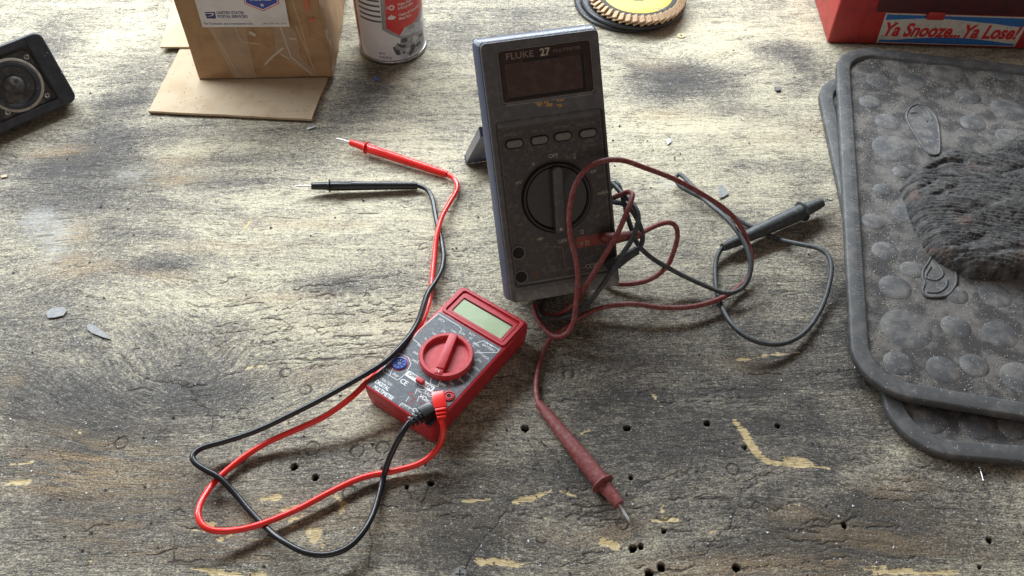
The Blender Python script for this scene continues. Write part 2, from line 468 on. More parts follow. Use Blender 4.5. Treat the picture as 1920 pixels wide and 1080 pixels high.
DARK = [(1300,150,95,38,1.0),(1235,152,60,36,.6),(90,330,120,75,.85),(160,290,90,45,.5),(240,390,120,90,.5),(660,190,60,55,.55),(700,150,40,50,.5),(270,250,120,25,.5),(560,245,60,20,.4),  # stains, plus painted light falloff towards the bottom of the view
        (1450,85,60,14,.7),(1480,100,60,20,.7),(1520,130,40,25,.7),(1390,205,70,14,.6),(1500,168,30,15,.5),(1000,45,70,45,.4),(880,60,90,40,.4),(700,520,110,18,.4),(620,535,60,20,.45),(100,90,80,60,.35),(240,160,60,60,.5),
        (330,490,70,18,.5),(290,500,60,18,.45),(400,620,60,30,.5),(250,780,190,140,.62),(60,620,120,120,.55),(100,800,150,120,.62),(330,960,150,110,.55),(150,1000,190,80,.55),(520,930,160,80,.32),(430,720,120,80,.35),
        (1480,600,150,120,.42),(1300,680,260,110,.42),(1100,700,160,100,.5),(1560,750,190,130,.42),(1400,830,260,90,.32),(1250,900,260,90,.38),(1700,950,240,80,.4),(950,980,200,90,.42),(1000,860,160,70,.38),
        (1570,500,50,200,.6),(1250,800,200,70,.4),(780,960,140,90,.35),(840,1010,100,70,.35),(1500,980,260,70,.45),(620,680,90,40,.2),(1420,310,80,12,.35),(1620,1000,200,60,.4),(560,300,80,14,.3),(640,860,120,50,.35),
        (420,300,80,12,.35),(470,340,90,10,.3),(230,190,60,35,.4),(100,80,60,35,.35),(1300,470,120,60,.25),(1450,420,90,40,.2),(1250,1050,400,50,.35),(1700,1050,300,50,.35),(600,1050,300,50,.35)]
LIGHT = [(600,500,300,110,.10),(500,420,260,60,.12),(1350,230,260,130,.25),(850,130,260,90,.12),(180,110,140,80,.15),(1330,60,220,60,.2),(1200,240,120,40,.25),(1350,250,120,40,.2),(1150,340,60,60,.15),(760,320,160,90,.22),(430,540,140,60,.15),(1380,60,100,30,.35),(1520,60,40,60,.4),  # cleaner wood, plus window brightness painted along the top
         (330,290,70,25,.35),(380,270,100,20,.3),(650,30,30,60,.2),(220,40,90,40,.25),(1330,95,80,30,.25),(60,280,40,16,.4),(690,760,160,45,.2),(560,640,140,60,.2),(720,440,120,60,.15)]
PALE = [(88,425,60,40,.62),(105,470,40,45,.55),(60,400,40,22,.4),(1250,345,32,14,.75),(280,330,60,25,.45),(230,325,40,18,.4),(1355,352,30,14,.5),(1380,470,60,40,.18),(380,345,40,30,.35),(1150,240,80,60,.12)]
TAN = [(420,460,120,14,.6),(560,420,120,14,.55),(700,600,120,16,.5),(520,560,140,14,.5),(640,700,140,24,.5),(1250,215,70,14,.6),(1560,420,40,60,.4),(100,280,60,16,.8),(330,335,50,16,.7),(110,850,200,60,.4),(300,920,220,60,.4),(620,990,240,60,.4),(135,445,45,30,.8),(150,500,70,20,.8),(330,295,60,20,.5),(1400,680,80,20,.35),(20,720,20,30,.6),(1680,915,60,25,.6),(1660,1000,180,35,.5),(1480,960,60,15,.5),(1330,225,100,20,.5),(1500,240,80,16,.6),
       (300,520,60,14,.6),(120,900,160,24,.4),(200,850,120,24,.4),(280,1040,200,30,.55),(1150,1000,120,30,.6),(1300,1060,250,25,.6),(1700,1060,200,25,.5),(520,620,80,20,.3),(480,1000,160,30,.4),(250,990,150,26,.4),
       (1230,118,50,16,.5),(420,640,60,20,.3),(1450,270,70,14,.5)]

def seg_dist(x, y, a, b):
    ax, ay = a; bx, by = b
    dx, dy = bx - ax, by - ay
    t = np.clip(((x - ax) * dx + (y - ay) * dy) / (dx * dx + dy * dy + 1e-9), 0, 1)
    return np.hypot(x - ax - t * dx, y - ay - t * dy), t

def build_bench():
    def spaced(segs):
        out = [segs[0][0]]
        for a, b, d in segs:
            n = max(1, int(round((b - a) / d))); out += list(np.linspace(a, b, n + 1)[1:])
        return np.array(out)
    xs = spaced([(-84, -62, .6), (-62, -38, .2), (-38, 38, .1), (38, 62, .2), (62, 84, .6)])
    ys = spaced([(-44, -30, .4), (-30, 2, .11), (2, 24, .16), (24, 50, .24), (50, 66, .7)])
    nx, ny = len(xs), len(ys)
    X, Y = np.meshgrid(xs, ys)
    x, y = X.ravel(), Y.ravel()
    # cross-grain coordinate: wavy figure with two knots
    wob = fbm(x * 0.055 + 3, y * 0.09 + 8, 3) - 0.5
    v = y + 2.4 * wob + 0.8 * (fbm(x * 0.2, y * 0.25, 2) - 0.5)
    for (cx, cy, rx, ry, am) in ((-27, -11, 10, 6, 6.0), (-36, 2, 8, 6, -3.0), (19, 33, 6, 3.2, 3.0), (-50, 22, 9, 6, 3.0), (34, -21, 12, 4, 3.0), (6, -24, 10, 3, 2.5), (-8, -26, 7, 3, -2.0)):
        v = v + am * np.exp(-((x - cx) / rx) ** 2 - ((y - cy) / ry) ** 2)
    dirt_falloff = np.zeros_like(x); tan = np.zeros_like(x); pale = np.zeros_like(x)
    n1 = fbm(x * 0.35, y * 0.5, 4)
    for lst, arr, sgn in ((DARK, dirt_falloff, 1), (LIGHT, dirt_falloff, -1), (PALE, pale, 1), (TAN, tan, 1)):
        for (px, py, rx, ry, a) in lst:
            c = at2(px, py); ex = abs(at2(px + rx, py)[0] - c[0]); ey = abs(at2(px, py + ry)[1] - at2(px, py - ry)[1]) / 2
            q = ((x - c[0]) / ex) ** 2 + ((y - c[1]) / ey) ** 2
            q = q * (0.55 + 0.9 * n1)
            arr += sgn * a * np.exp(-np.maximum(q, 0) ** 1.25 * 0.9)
    bare = np.full_like(x, 1.0)
    for pl in SCRAPES:
        for a, b in zip(pl[:-1], pl[1:]):
            A, B = at2(a[0], a[1]), at2(b[0], b[1])
            k = 0.038
            lo = np.minimum(A, B) - 2; hi = np.maximum(A, B) + 2
            idx = np.where((x > lo[0]) & (x < hi[0]) & (y > lo[1]) & (y < hi[1]))[0]
            d, t = seg_dist(x[idx], y[idx], A, B)
            w = (a[2] * (1 - t) + b[2] * t) * k
            bare[idx] = np.minimum(bare[idx], d - w)
    crk = np.full_like(x, 1.0)
    splits = []
    rs = random.Random(21)
    for (px, py, rx, ry, n, l0, l1) in ((620, 620, 260, 110, 95, .5, 4.5), (330, 780, 200, 120, 12, .4, 2.0), (760, 480, 130, 60, 18, .6, 3.0), (1000, 960, 420, 100, 40, .6, 3.5), (1500, 960, 380, 110, 40, .6, 4.0), (300, 1000, 260, 70, 10, .5, 2.5), (1300, 720, 240, 60, 16, .6, 3.0), (900, 250, 700, 200, 36, .4, 2.0)):
        for _ in range(n):
            c = at2(px + rs.gauss(0, .5) * rx, py + rs.gauss(0, .5) * ry)
            L_ = l0 + (l1 - l0) * rs.random() ** 2.2; an = R(rs.gauss(5 if px < 900 else 1, 5))
            P = [c + np.array([math.cos(an), math.sin(an)]) * L_ * (k - .5) + np.array([0, rs.gauss(0, .10)]) for k in np.linspace(0, 1, 4)]
            splits.append((P, rs.uniform(.0, .05)))
    for P, wd in splits:
        for A, B in zip(P[:-1], P[1:]):
            lo = np.minimum(A, B) - .6; hi = np.maximum(A, B) + .6
            iy = slice(np.searchsorted(ys, lo[1]), np.searchsorted(ys, hi[1])); ix = slice(np.searchsorted(xs, lo[0]), np.searchsorted(xs, hi[0]))
            idx = (np.arange(ny)[iy][:, None] * nx + np.arange(nx)[ix][None]).ravel()
            if not len(idx): continue
            jx = (fbm(x[idx] * 2.0, y[idx] * 2.0, 2) - .5) * 0.30
            d, t = seg_dist(x[idx], y[idx] + jx, A, B)
            crk[idx] = np.minimum(crk[idx], d + wd)
    for pl in CRACKS:
        P = [at2(*q) for q in pl]
        for A, B in zip(P[:-1], P[1:]):
            lo = np.minimum(A, B) - 1; hi = np.maximum(A, B) + 1
            idx = np.where((x > lo[0]) & (x < hi[0]) & (y > lo[1]) & (y < hi[1]))[0]
            jx = (fbm(x[idx] * 1.6, y[idx] * 1.6, 3) - .5) * 0.9
            d, t = seg_dist(x[idx], y[idx] + jx, A, B)
            crk[idx] = np.minimum(crk[idx], d + 0.03)
    for (px, py, r) in RINGS:
        c = at2(px, py)
        idx = np.where(np.hypot(x - c[0], y - c[1]) < 1.2)[0]
        d = np.abs(np.hypot(x[idx] - c[0], y[idx] - c[1]) - r) + 0.16 * (fbm(x[idx] * 2.2, y[idx] * 2.2, 2) - .42)
        crk[idx] = np.minimum(crk[idx], np.maximum(d, 0) + 0.0)
    z = -0.035 * fbm(x * 0.5, v * 4.0, 3) - 0.02 * fbm(x * 3, y * 3, 2)
    z -= 0.06 * np.exp(-(crk / 0.085) ** 2)
    z -= 0.04 * np.clip(-bare / 0.1, 0, 1)
    hol = np.full_like(x, 2.0)
    for (px, py, r) in HOLES:
        c = at2(px, py)
        idx = np.where(np.hypot(x - c[0], y - c[1]) < 2)[0]
        rr = np.hypot(x[idx] - c[0], (y[idx] - c[1]))
        rag = r * (0.48 + 0.62 * fbm(x[idx] * 2.6 + px, y[idx] * 2.6, 2))
        d = rr - rag
        hol[idx] = np.minimum(hol[idx], d)
        z[idx] -= np.clip(-d / 0.14, 0, 1) * (1.5 if r > .15 else .4)
        z[idx] += 0.035 * np.exp(-((d - .05) / 0.1) ** 2) * (d > 0)
    z -= z.max() + 0.0
    z = np.maximum(z, -1.7)
    nv = nx * ny
    co = np.stack([x, y, z], 1)
    # skirt
    per = list(range(nx)) + [i * nx + nx - 1 for i in range(1, ny)] + [(ny - 1) * nx + i for i in range(nx - 2, -1, -1)] + [i * nx for i in range(ny - 2, 0, -1)]
    skirt = co[per].copy(); skirt[:, 2] = -1.9
    co = np.concatenate([co, skirt])
    I = (np.arange(ny - 1)[:, None] * nx + np.arange(nx - 1)[None]).ravel()
    quads = np.stack([I, I + 1, I + nx + 1, I + nx], 1)
    k = len(per); pi = np.array(per); si = nv + np.arange(k)
    sk = np.stack([pi, si, np.roll(si, -1), np.roll(pi, -1)], 1)
    Q = np.concatenate([quads, sk]).astype(np.int32)
    me = bpy.data.meshes.new('workbench_top')
    me.vertices.add(len(co)); me.vertices.foreach_set('co', (co * S).astype(np.float32).ravel())
    me.loops.add(Q.size); me.loops.foreach_set('vertex_index', Q.ravel())
    me.polygons.add(len(Q)); me.polygons.foreach_set('loop_start', np.arange(0, Q.size, 4, dtype=np.int32))
    me.update(calc_edges=True)
    me.polygons.foreach_set('use_smooth', np.ones(len(Q), bool))
    def attr(name, a):
        at_ = me.attributes.new(name, 'FLOAT', 'POINT')
        at_.data.foreach_set('value', np.concatenate([a, a[per]]).astype(np.float32))
    attr('grain_v', v); attr('dirt_falloff', np.clip(dirt_falloff, -1, 1.3)); attr('bare', bare); attr('crack', crk); attr('pale', np.clip(pale, 0, 1)); attr('tan', np.clip(tan, 0, 1)); attr('hole', hol)
    o = bpy.data.objects.new('workbench_top', me); COL.objects.link(o)
    tag(o, kind='structure')
    me.materials.append(bench_mat())
    return o

def bench_mat():
    m = bpy.data.materials.new('weathered_plywood')
    nt, N, L, B = nodes_of(m)
    def A(name):
        n = N.new('ShaderNodeAttribute'); n.attribute_name = name; return n.outputs['Fac']
    tc = N.new('ShaderNodeTexCoord').outputs['Object']
    sx = N.new('ShaderNodeSeparateXYZ'); L.new(tc, sx.inputs[0])
    xc = math_(nt, 'MULTIPLY', sx.outputs[0], 100.0); yc = math_(nt, 'MULTIPLY', sx.outputs[1], 100.0)
    def vec(fx, fy, ysrc):
        c = N.new('ShaderNodeCombineXYZ')
        L.new(math_(nt, 'MULTIPLY', xc, fx), c.inputs[0]); L.new(math_(nt, 'MULTIPLY', ysrc, fy), c.inputs[1])
        return c.outputs[0]
    gv = A('grain_v')
    streak = noise(nt, vec(0.05, 0.55, gv), 1.0, 5, 0.6, 0.4)
    grain = noise(nt, vec(0.45, 3.0, gv), 1.0, 4, 0.65, 0.5)
    fineg = noise(nt, vec(1.6, 8.0, gv), 1.0, 3, 0.65, 0.6)
    blot = noise(nt, vec(0.16, 0.24, yc), 1.0, 6, 0.62, 0.6)
    mott = noise(nt, vec(1.5, 2.2, yc), 1.0, 5, 0.7, 0.2)
    pep = noise(nt, vec(6.0, 9.0, yc), 1.0, 3, 0.8)
    pep2 = noise(nt, vec(2.6, 4.6, yc), 1.0, 4, 0.75, 0.5)
    add = lambda *t: __import__('functools').reduce(lambda p, q: math_(nt, 'ADD', p, q), t)
    w = lambda s, k, c=0.5: math_(nt, 'MULTIPLY_ADD', s, k, -c * k)
    # black dust in the wood, plus the light falloff painted into the mask
    d = add(w(streak, 0.75), w(grain, 0.6), w(blot, 0.75), w(mott, 0.8), w(pep, 2.3), w(pep2, 1.4), w(fineg, 1.0), math_(nt, 'MULTIPLY', A('dirt_falloff'), 0.54), 0.40)
    cr = N.new('ShaderNodeValToRGB'); L.new(d, cr.inputs[0])
    e = cr.color_ramp.elements
    e[0].position = 0.02; e[0].color = (0.56, 0.502, 0.348, 1)
    e[1].position = 1.25; e[1].color = (0.042, 0.038, 0.034, 1)
    for p, c in ((0.22, (0.41, 0.367, 0.262, 1)), (0.42, (0.275, 0.246, 0.186, 1)), (0.60, (0.175, 0.155, 0.122, 1)), (0.80, (0.105, 0.092, 0.077, 1))):
        q = e.new(p); q.color = c
    e[len(e) - 1].position = 1.0
    c = cr.outputs[0]
    # warmer heartwood where the figure is strong
    tanf = math_(nt, 'MULTIPLY', A('tan'), step(nt, add(w(streak, 1.0), w(grain, 0.7), 0.5), 0.36, 0.66))
    tanf = math_(nt, 'MULTIPLY', tanf, step(nt, pep, 0.64, 0.44))
    c = mix(nt, math_(nt, 'MULTIPLY', tanf, 0.68), c, (0.50, 0.345, 0.175))
    # pale dried dust / paint
    pf = math_(nt, 'MULTIPLY', step(nt, add(math_(nt, 'MULTIPLY', A('pale'), 0.8), w(mott, 1.6), w(pep, 2.2)), 0.35, 1.0), 0.75)
    c = mix(nt, pf, c, (0.42, 0.43, 0.42))
    # fresh scraped wood
    edge = add(A('bare'), w(mott, 0.55), w(grain, 0.75), w(fineg, 0.45), w(pep, 0.2), 0.04)
    bf = step(nt, edge, 0.03, -0.05)
    bc = mix(nt, step(nt, fineg, 0.35, 0.65), (0.60, 0.49, 0.27), (0.46, 0.33, 0.155))
    bc = mix(nt, step(nt, pep2, 0.56, 0.70), bc, (0.2, 0.15, 0.09))
    c = mix(nt, bf, c, bc)
    # splits along the grain, saw and knife marks
    lines = noise(nt, vec(0.22, 2.4, gv), 1.0, 3, 0.5, 1.2)
    thin = step(nt, math_(nt, 'ABSOLUTE', math_(nt, 'SUBTRACT', lines, 0.5)), 0.022, 0.006)
    lm = math_(nt, 'MULTIPLY', thin, step(nt, noise(nt, vec(0.35, 1.1, yc), 1.0, 4, 0.65), 0.50, 0.58))
    cf = math_(nt, 'MAXIMUM', step(nt, add(A('crack'), w(pep2, 0.10)), 0.105, 0.045), math_(nt, 'MULTIPLY', lm, 0.8))
    c = mix(nt, math_(nt, 'MULTIPLY', cf, 0.75), c, (0.03, 0.025, 0.021))
    # near-black colour inside the nail holes
    c = mix(nt, step(nt, A('hole'), 0.03, -0.05), c, (0.02, 0.016, 0.013))
    # small dark pits and bright filings
    def dots(scale, keep, rad):
        vo = N.new('ShaderNodeTexVoronoi'); vo.voronoi_dimensions = '2D'; vo.inputs['Scale'].default_value = scale
        L.new(vec(1, 1.15, yc), vo.inputs['Vector'])
        sp = N.new('ShaderNodeSeparateColor'); L.new(vo.outputs['Color'], sp.inputs[0])
        rr = math_(nt, 'MULTIPLY', step(nt, sp.outputs[0], 1 - keep, 1.0), rad)
        return math_(nt, 'LESS_THAN', vo.outputs['Distance'], rr), sp.outputs[1]
    pit, _ = dots(1.1, 0.10, 0.10)
    c = mix(nt, math_(nt, 'MULTIPLY', pit, 0.8), c, (0.025, 0.022, 0.02))
    s1, k1 = dots(2.3, 0.13, 0.14)
    s2, k2 = dots(6.5, 0.22, 0.24)
    drift = step(nt, blot, 0.40, 0.62)
    spk = math_(nt, 'MULTIPLY', math_(nt, 'MAXIMUM', math_(nt, 'MULTIPLY', s1, 0.75), math_(nt, 'MULTIPLY', s2, 0.42)), math_(nt, 'MULTIPLY_ADD', drift, 0.7, 0.3))
    c = mix(nt, spk, c, (0.66, 0.69, 0.74))
    L.new(c, B.inputs['Base Color'])
    L.new(math_(nt, 'MULTIPLY_ADD', pep, -0.3, 0.86), B.inputs['Roughness'])
    B.inputs['Specular IOR Level'].default_value = 0.4
    h = add(math_(nt, 'MULTIPLY', grain, 0.9), math_(nt, 'MULTIPLY', fineg, 0.55), math_(nt, 'MULTIPLY', mott, 0.6), math_(nt, 'MULTIPLY', pep2, 0.5), math_(nt, 'MULTIPLY', pep, 0.45), math_(nt, 'MULTIPLY', cf, -0.8), math_(nt, 'MULTIPLY', spk, 0.25))
    L.new(bump(nt, h, 0.075 * S, 0.9), B.inputs['Normal'])
    return m

build_bench()

# ------------------------------------------------------------------ red pocket multimeter
RM_C, RM_ROT, RM_T = (-5.092, -8.301), R(-36.13), 2.4
def rm_local(px, py, z):
    q = at(px, py, z)[:2] - np.array(RM_C)
    c, s = math.cos(RM_ROT), math.sin(RM_ROT)
    return np.array([q[0] * c + q[1] * s, -q[0] * s + q[1] * c])
def c3(x, y, z=2.45):                                   # measured on an enlargement of the meter
    return rm_local(660 + x / 3.2714, 520 + y / 3.2714, z)
C3W = lambda x, y, z: at(660 + x / 3.2714, 520 + y / 3.2714, z)

def red_meter():
    t = thing('pocket_multimeter', 'small bright red digital multimeter with grey face lying flat on the bench', 'multimeter', (*RM_C, 0), rotz=RM_ROT)
    sec = []
    for z, ins, r in ((0.02, .30, .3), (.12, .16, .4), (1.1, .04, .45), (1.14, .09, .45), (1.18, .04, .45), (2.2, 0, .45), (2.34, .05, .42), (2.4, .14, .38)):
        sec.append([(x, y, z) for x, y in rrect(-3.5 + ins, 3.5 - ins, -6.3 + ins, 6.3 - ins, r)])
    mk('case', *loft(sec), 'red_case', t, 35)
    fr = plate(rrect(-3.25, 3.25, 3.02, 6.1, .3), 2.38, 2.54, [rrect(-2.95, 2.95, 3.28, 5.85, .22)], .04)
    f = mk('display_frame', *fr, 'red_case', t, 40)
    mk('inner_frame', *plate(rrect(-2.80, 2.88, 3.30, 5.60, .1), 2.39, 2.50, [rrect(-2.45, 2.62, 3.55, 5.22, .05)], .03), 'red_case', f, 40)
    mk('screen_surround', *plate(rrect(-2.5, 2.67, 3.5, 5.27, .05), 2.395, 2.405), 'hole', f)
    mk('screen', *plate(rrect(-2.40, 2.55, 3.58, 5.10, .04), 2.405, 2.43), 'lcd', t)
    fp = mk('face_label', *plate(rrect(-3.22, 3.22, -6.1, 2.88, .15), 2.39, 2.425), 'face_grey', t)
    # dial
    dc = c3(577, 470, 3.0)
    d = mk('dial', *xf(lathe([(2.16, 2.42), (2.16, 2.9), (2.10, 3.0), (1.86, 3.0), (1.80, 2.94), (1.76, 2.62), (0.001, 2.60)], 64), None, (dc[0], dc[1], 0)), 'red_dial', t, 35)
    a, b = c3(625, 345, 3.1), c3(525, 590, 3.1)
    ang = math.atan2(*(a - b)[::-1]); L = np.linalg.norm(a - b); mid = (a + b) / 2
    def bar(x0, x1, hw, z0, z1, bev): return rot2(rbox(x0, x1, -hw, hw, z0, z1, bev), ang, (mid[0], mid[1], 0))
    h = mk('dial_handle', *bar(-L / 2 + .55, L / 2 - .03, .34, 2.55, 3.14, .06), 'red_dial', d, 40)
    mk('pointer_tip', *bar(-L / 2, -L / 2 + .62, .345, 2.5, 3.05, .06), 'red_case', d, 40)
    mk('pointer_dot', *xf(lathe([(.06, 3.05), (.06, 3.065)], 10), None, tuple(mid + (b - a) / L * (L / 2 - .25)) + (0,)), 'print_white', d)
    # switch, sockets
    w0, w1 = c3(335, 583), c3(500, 690)
    c = (w0 + w1) / 2
    mk('switch_plate', *rot2(plate(rrect(-1.35, 1.35, -.27, .27, .1), 2.42, 2.437), math.atan2(*(w1 - w0)[::-1]), (c[0], c[1], 0)), 'print_white', t)
    sa = math.atan2(*(w1 - w0)[::-1])
    for s, q in (('OFF', (370, 602)), ('ON', (472, 672))):
        p = c3(*q); letters(s, .42, p[0], p[1], 2.437, 'ink_dark', fp, ang=sa, bold=.010, thick=.01, fit=.75 if s == 'OFF' else .55)
    p = c3(418, 630, 2.7)
    mk('power_switch', *rot2(rbox(-.36, .36, -.22, .22, 2.42, 2.78, .1, 3), sa, (p[0], p[1], 0)), 'red_dial', t, 50)
    p = c3(292, 528)
    ts = mk('transistor_socket', *xf(lathe([(.60, 2.42), (.60, 2.52), (.54, 2.56), (.48, 2.56), (.46, 2.50), (.001, 2.50)], 30), None, (p[0], p[1], 0)), 'blue_socket', t, 40)
    mk('red_surround', *xf(lathe([(.70, 2.425), (.70, 2.45), (.60, 2.46)], 30), None, (p[0], p[1], 0)), 'red_case', ts, 40)
    for k in range(8):
        an = 2 * math.pi * k / 8
        mk('pin_hole', *rot2(rbox(.16, .42, -.055, .055, 2.49, 2.513, 0), an, (p[0], p[1], 0)), 'hole', ts)
    for q, m in (((595, 728), 'red_case'), ((500, 790), 'red_case'), ((455, 850), 'face_grey')):
        p = c3(*q)
        k = mk('jack_socket', *xf(lathe([(.46, 2.42), (.46, 2.50), (.42, 2.53), (.36, 2.53), (.33, 2.48), (.33, 2.46)], 28), None, (p[0], p[1], 0)), 'red_case', t, 40)
        mk('socket_bore', *xf(lathe([(.27, 2.45), (.27, 2.50), (.17, 2.50), (.17, 2.455), (.001, 2.455)], 22), None, (p[0], p[1], 0)), 'red_dial', k, 40)
        mk('contact_hole', *xf(lathe([(.16, 2.46), (.001, 2.475)], 16), None, (p[0], p[1], 0)), 'hole', k)
    # print
    zt = 2.426
    def T(s, q, size, m='print_white', an=0, **k):
        p = c3(*q); letters(s, size, p[0], p[1], zt, m, fp, ang=an, thick=.01, **k)
    T('DIGITAL', (186, 662), .48, bold=.012, fit=1.35); T('MULTIMETER', (192, 708), .48, bold=.012, fit=1.95); T('7 FUNCTION', (208, 640), .34, fit=1.15)
    T('CE', (318, 643), .60, bold=.006, spacing=.9)
    T('5ADC', (475, 722), .40); T('V\u03a9mA', (455, 750), .46, bold=.008); T('COM', (405, 828), .46, bold=.008)
    T('CAT II', (330, 792), .26); T('MAX', (430, 775), .24, 'print_red'); T('500V', (415, 700), .22)
    for q in ((365, 712), (362, 768)):
        p = c3(*q)
        mk('warning_triangle', *line_vf([(p[0] - .2, p[1] - .16), (p[0] + .2, p[1] - .16), (p[0], p[1] + .2)], .035, zt, zt + .01, True), 'print_red', fp)
    p = c3(380, 745)
    mk('danger_bolt', *line_vf([(p[0] + .1, p[1] + .22), (p[0] - .08, p[1]), (p[0] + .08, p[1]), (p[0] - .08, p[1] - .22)], .04, zt, zt + .01), 'print_red', fp)
    def ring(txt, an, r=2.58, size=.27):
        x, y = dc[0] * .9 + r * math.cos(an), dc[1] + .15 + r * math.sin(an)
        pc = (c3(335, 583) + c3(500, 690)) / 2
        if abs(x) < 2.95 and np.hypot(x - pc[0], y - pc[1]) > 1.3: letters(txt, size, x, y, zt, 'print_white', fp, thick=.01)
    nums = ['1000', '200', '20', '2000m', '200m', '200\u00b5', '2000\u00b5', '20m', '200m', '10A', 'hFE', '\u2192', '2000', '200', '2000k', '200k', '20k', '2k', '750', '200']
    for k, s in enumerate(nums): ring(s, R(118 - 18 * k))
    for k in range(20):
        an = R(118 - 18 * k); x, y = dc[0] * .9 + 2.27 * math.cos(an), dc[1] + .15 + 2.27 * math.sin(an)
        mk('scale_dot', *xf(lathe([(.045, zt), (.045, zt + .01)], 8), None, (x, y, 0)), 'print_white', fp)
    for s, q in (('DCV', (550, 262)), ('ACV', (735, 350)), ('DCA', (820, 490)), ('\u03a9', (338, 437)), ('1.5V 9V', (835, 408)), ('BATTERY', (838, 432)), ('hFE', (560, 660)), ('NPN', (222, 572)), ('PNP', (265, 600))):
        T(s, q, .30)
    W_ = .045
    for pl in ([(415, 410), (372, 375), (415, 318), (530, 222), (660, 300), (672, 318), (655, 345)], [(745, 410), (805, 388), (905, 445), (890, 460), (750, 462)],
               [(285, 465), (240, 480), (190, 560), (195, 580), (280, 630), (330, 590), (362, 530), (345, 490), (285, 465)], [(255, 545), (232, 600)],
               [(485, 620), (480, 650), (525, 672), (545, 622)], [(500, 700), (400, 682), (388, 710)], [(330, 760), (350, 730)], [(290, 790), (305, 768), (370, 808)], [(400, 760), (410, 730), (440, 735)]):
        mk('printed_line', *line_vf([c3(*q) for q in pl], W_, zt, zt + .009), 'print_white', fp)
    for pl in ([(600, 640), (592, 690)], [(650, 625), (672, 680), (640, 715)]):
        mk('printed_line', *line_vf([c3(*q) for q in pl], W_ * .8, zt, zt + .009), 'print_red', fp)
    return t
red_meter()

# ------------------------------------------------------------------ test leads
def sub(vf, o): return [(x - o[0], y - o[1], z - o[2]) for x, y, z in vf[0]], vf[1]

def probe(t, o, A, B, C, prof, m, collar, rib=None, tipr=.10, panel=None, fat=1.0):
    """handle from the cable end A to the nose end B, needle from B to C"""
    A, B, C = map(np.asarray, (A, B, C))
    prof = [(r * fat, k) for r, k in prof]
    L = np.linalg.norm(B - A); fr = frame_z(A, B)
    put = lambda vf: sub(xf(vf, fr, tuple(A)), o)
    h = mk('probe_handle', *put(lathe([(r, k * L) for r, k in prof], 28)), m, t, 32)
    kc, rc, tc = collar
    mk('finger_guard', *put(lathe([(rc * .55, kc * L - tc), (rc * .96, kc * L - tc * .5), (rc, kc * L), (rc * .96, kc * L + tc * .5), (rc * .55, kc * L + tc)], 32)), m, h, 50)
    if rib:
        for k in np.linspace(*rib[:2], rib[2]):
            rr = np.interp(k, [q[1] for q in prof], [q[0] for q in prof])
            mk('grip_rib', *put(lathe([(rr - .03, k * L - .07), (rr + .022, k * L - .045), (rr + .022, k * L + .045), (rr - .03, k * L + .07)], 20)), m, h, 50)
    if panel:
        k0, k1, rr = panel
        for s in (-1, 0, 1):
            mk('grip_ridge', *put(rbox(-.04 + s * .17, .04 + s * .17, rr - .06, rr + (.03 if s == 0 else .0), k0 * L, k1 * L, .02)), m, h)
    P = np.array([B - (B - A) / L * .3] + [B + (C - B) * k for k in (.0, .4, .8, .93, 1.0)])
    mk('needle', *sub(tube(P, [tipr, tipr, tipr, tipr * .95, tipr * .6, .015], 12), o), 'steel', t, 60)

def cable(t, o, P, r, m, n=7, it=3):
    Q = relax(spline(P, n), it)
    Q[:, 2] = np.maximum(Q[:, 2], r + 0.005)
    mk('cable', *sub(tube(Q, r, 14), o), m, t, 80)

NEWPROF = [(.20, 0), (.34, .0), (.37, .02), (.38, .12), (.42, .45), (.46, .66), (.47, .83), (.41, .84), (.39, .86), (.34, .995), (.30, 1.0), (.12, 1.0)]

def plug_angle(t, o, m, a, b, c_, w, z0, z1):
    """right-angle plug: head from a to b over the socket, ribbed strain relief from b to c_"""
    a, b, c_ = map(np.asarray, (a, b, c_))
    d = (b - a)[:2]; L = np.linalg.norm(d); ang = math.atan2(d[1], d[0])
    hd = mk('plug', *sub(rot2(rbox(-.12, L, -w / 2, w / 2, z0, z1, .07, 2), ang, (a[0], a[1], 0)), o), m, t, 40)
    for k in range(3):
        q = b + (c_ - b) * (.18 + .3 * k)
        hw = w * (.43 - .05 * k); hh = (z1 - z0) * (.36 - .05 * k)
        mk('strain_rib', *sub(rot2(rbox(-.10, .10, -hw, hw, -hh, hh, .04), ang, (q[0], q[1], q[2])), o), m, hd, 40)
    mk('strain_core', *sub(tube(np.array([b - (c_ - b) * .2, b, c_]), [.30, .30, .24], 12), o), m, hd, 60)
    mk('pin_sleeve', *sub(xf(lathe([(.26, 2.44), (.26, z0 + .1)], 16), None, (a[0] + d[0] * .3, a[1] + d[1] * .3, 0)), o), m, hd, 40)

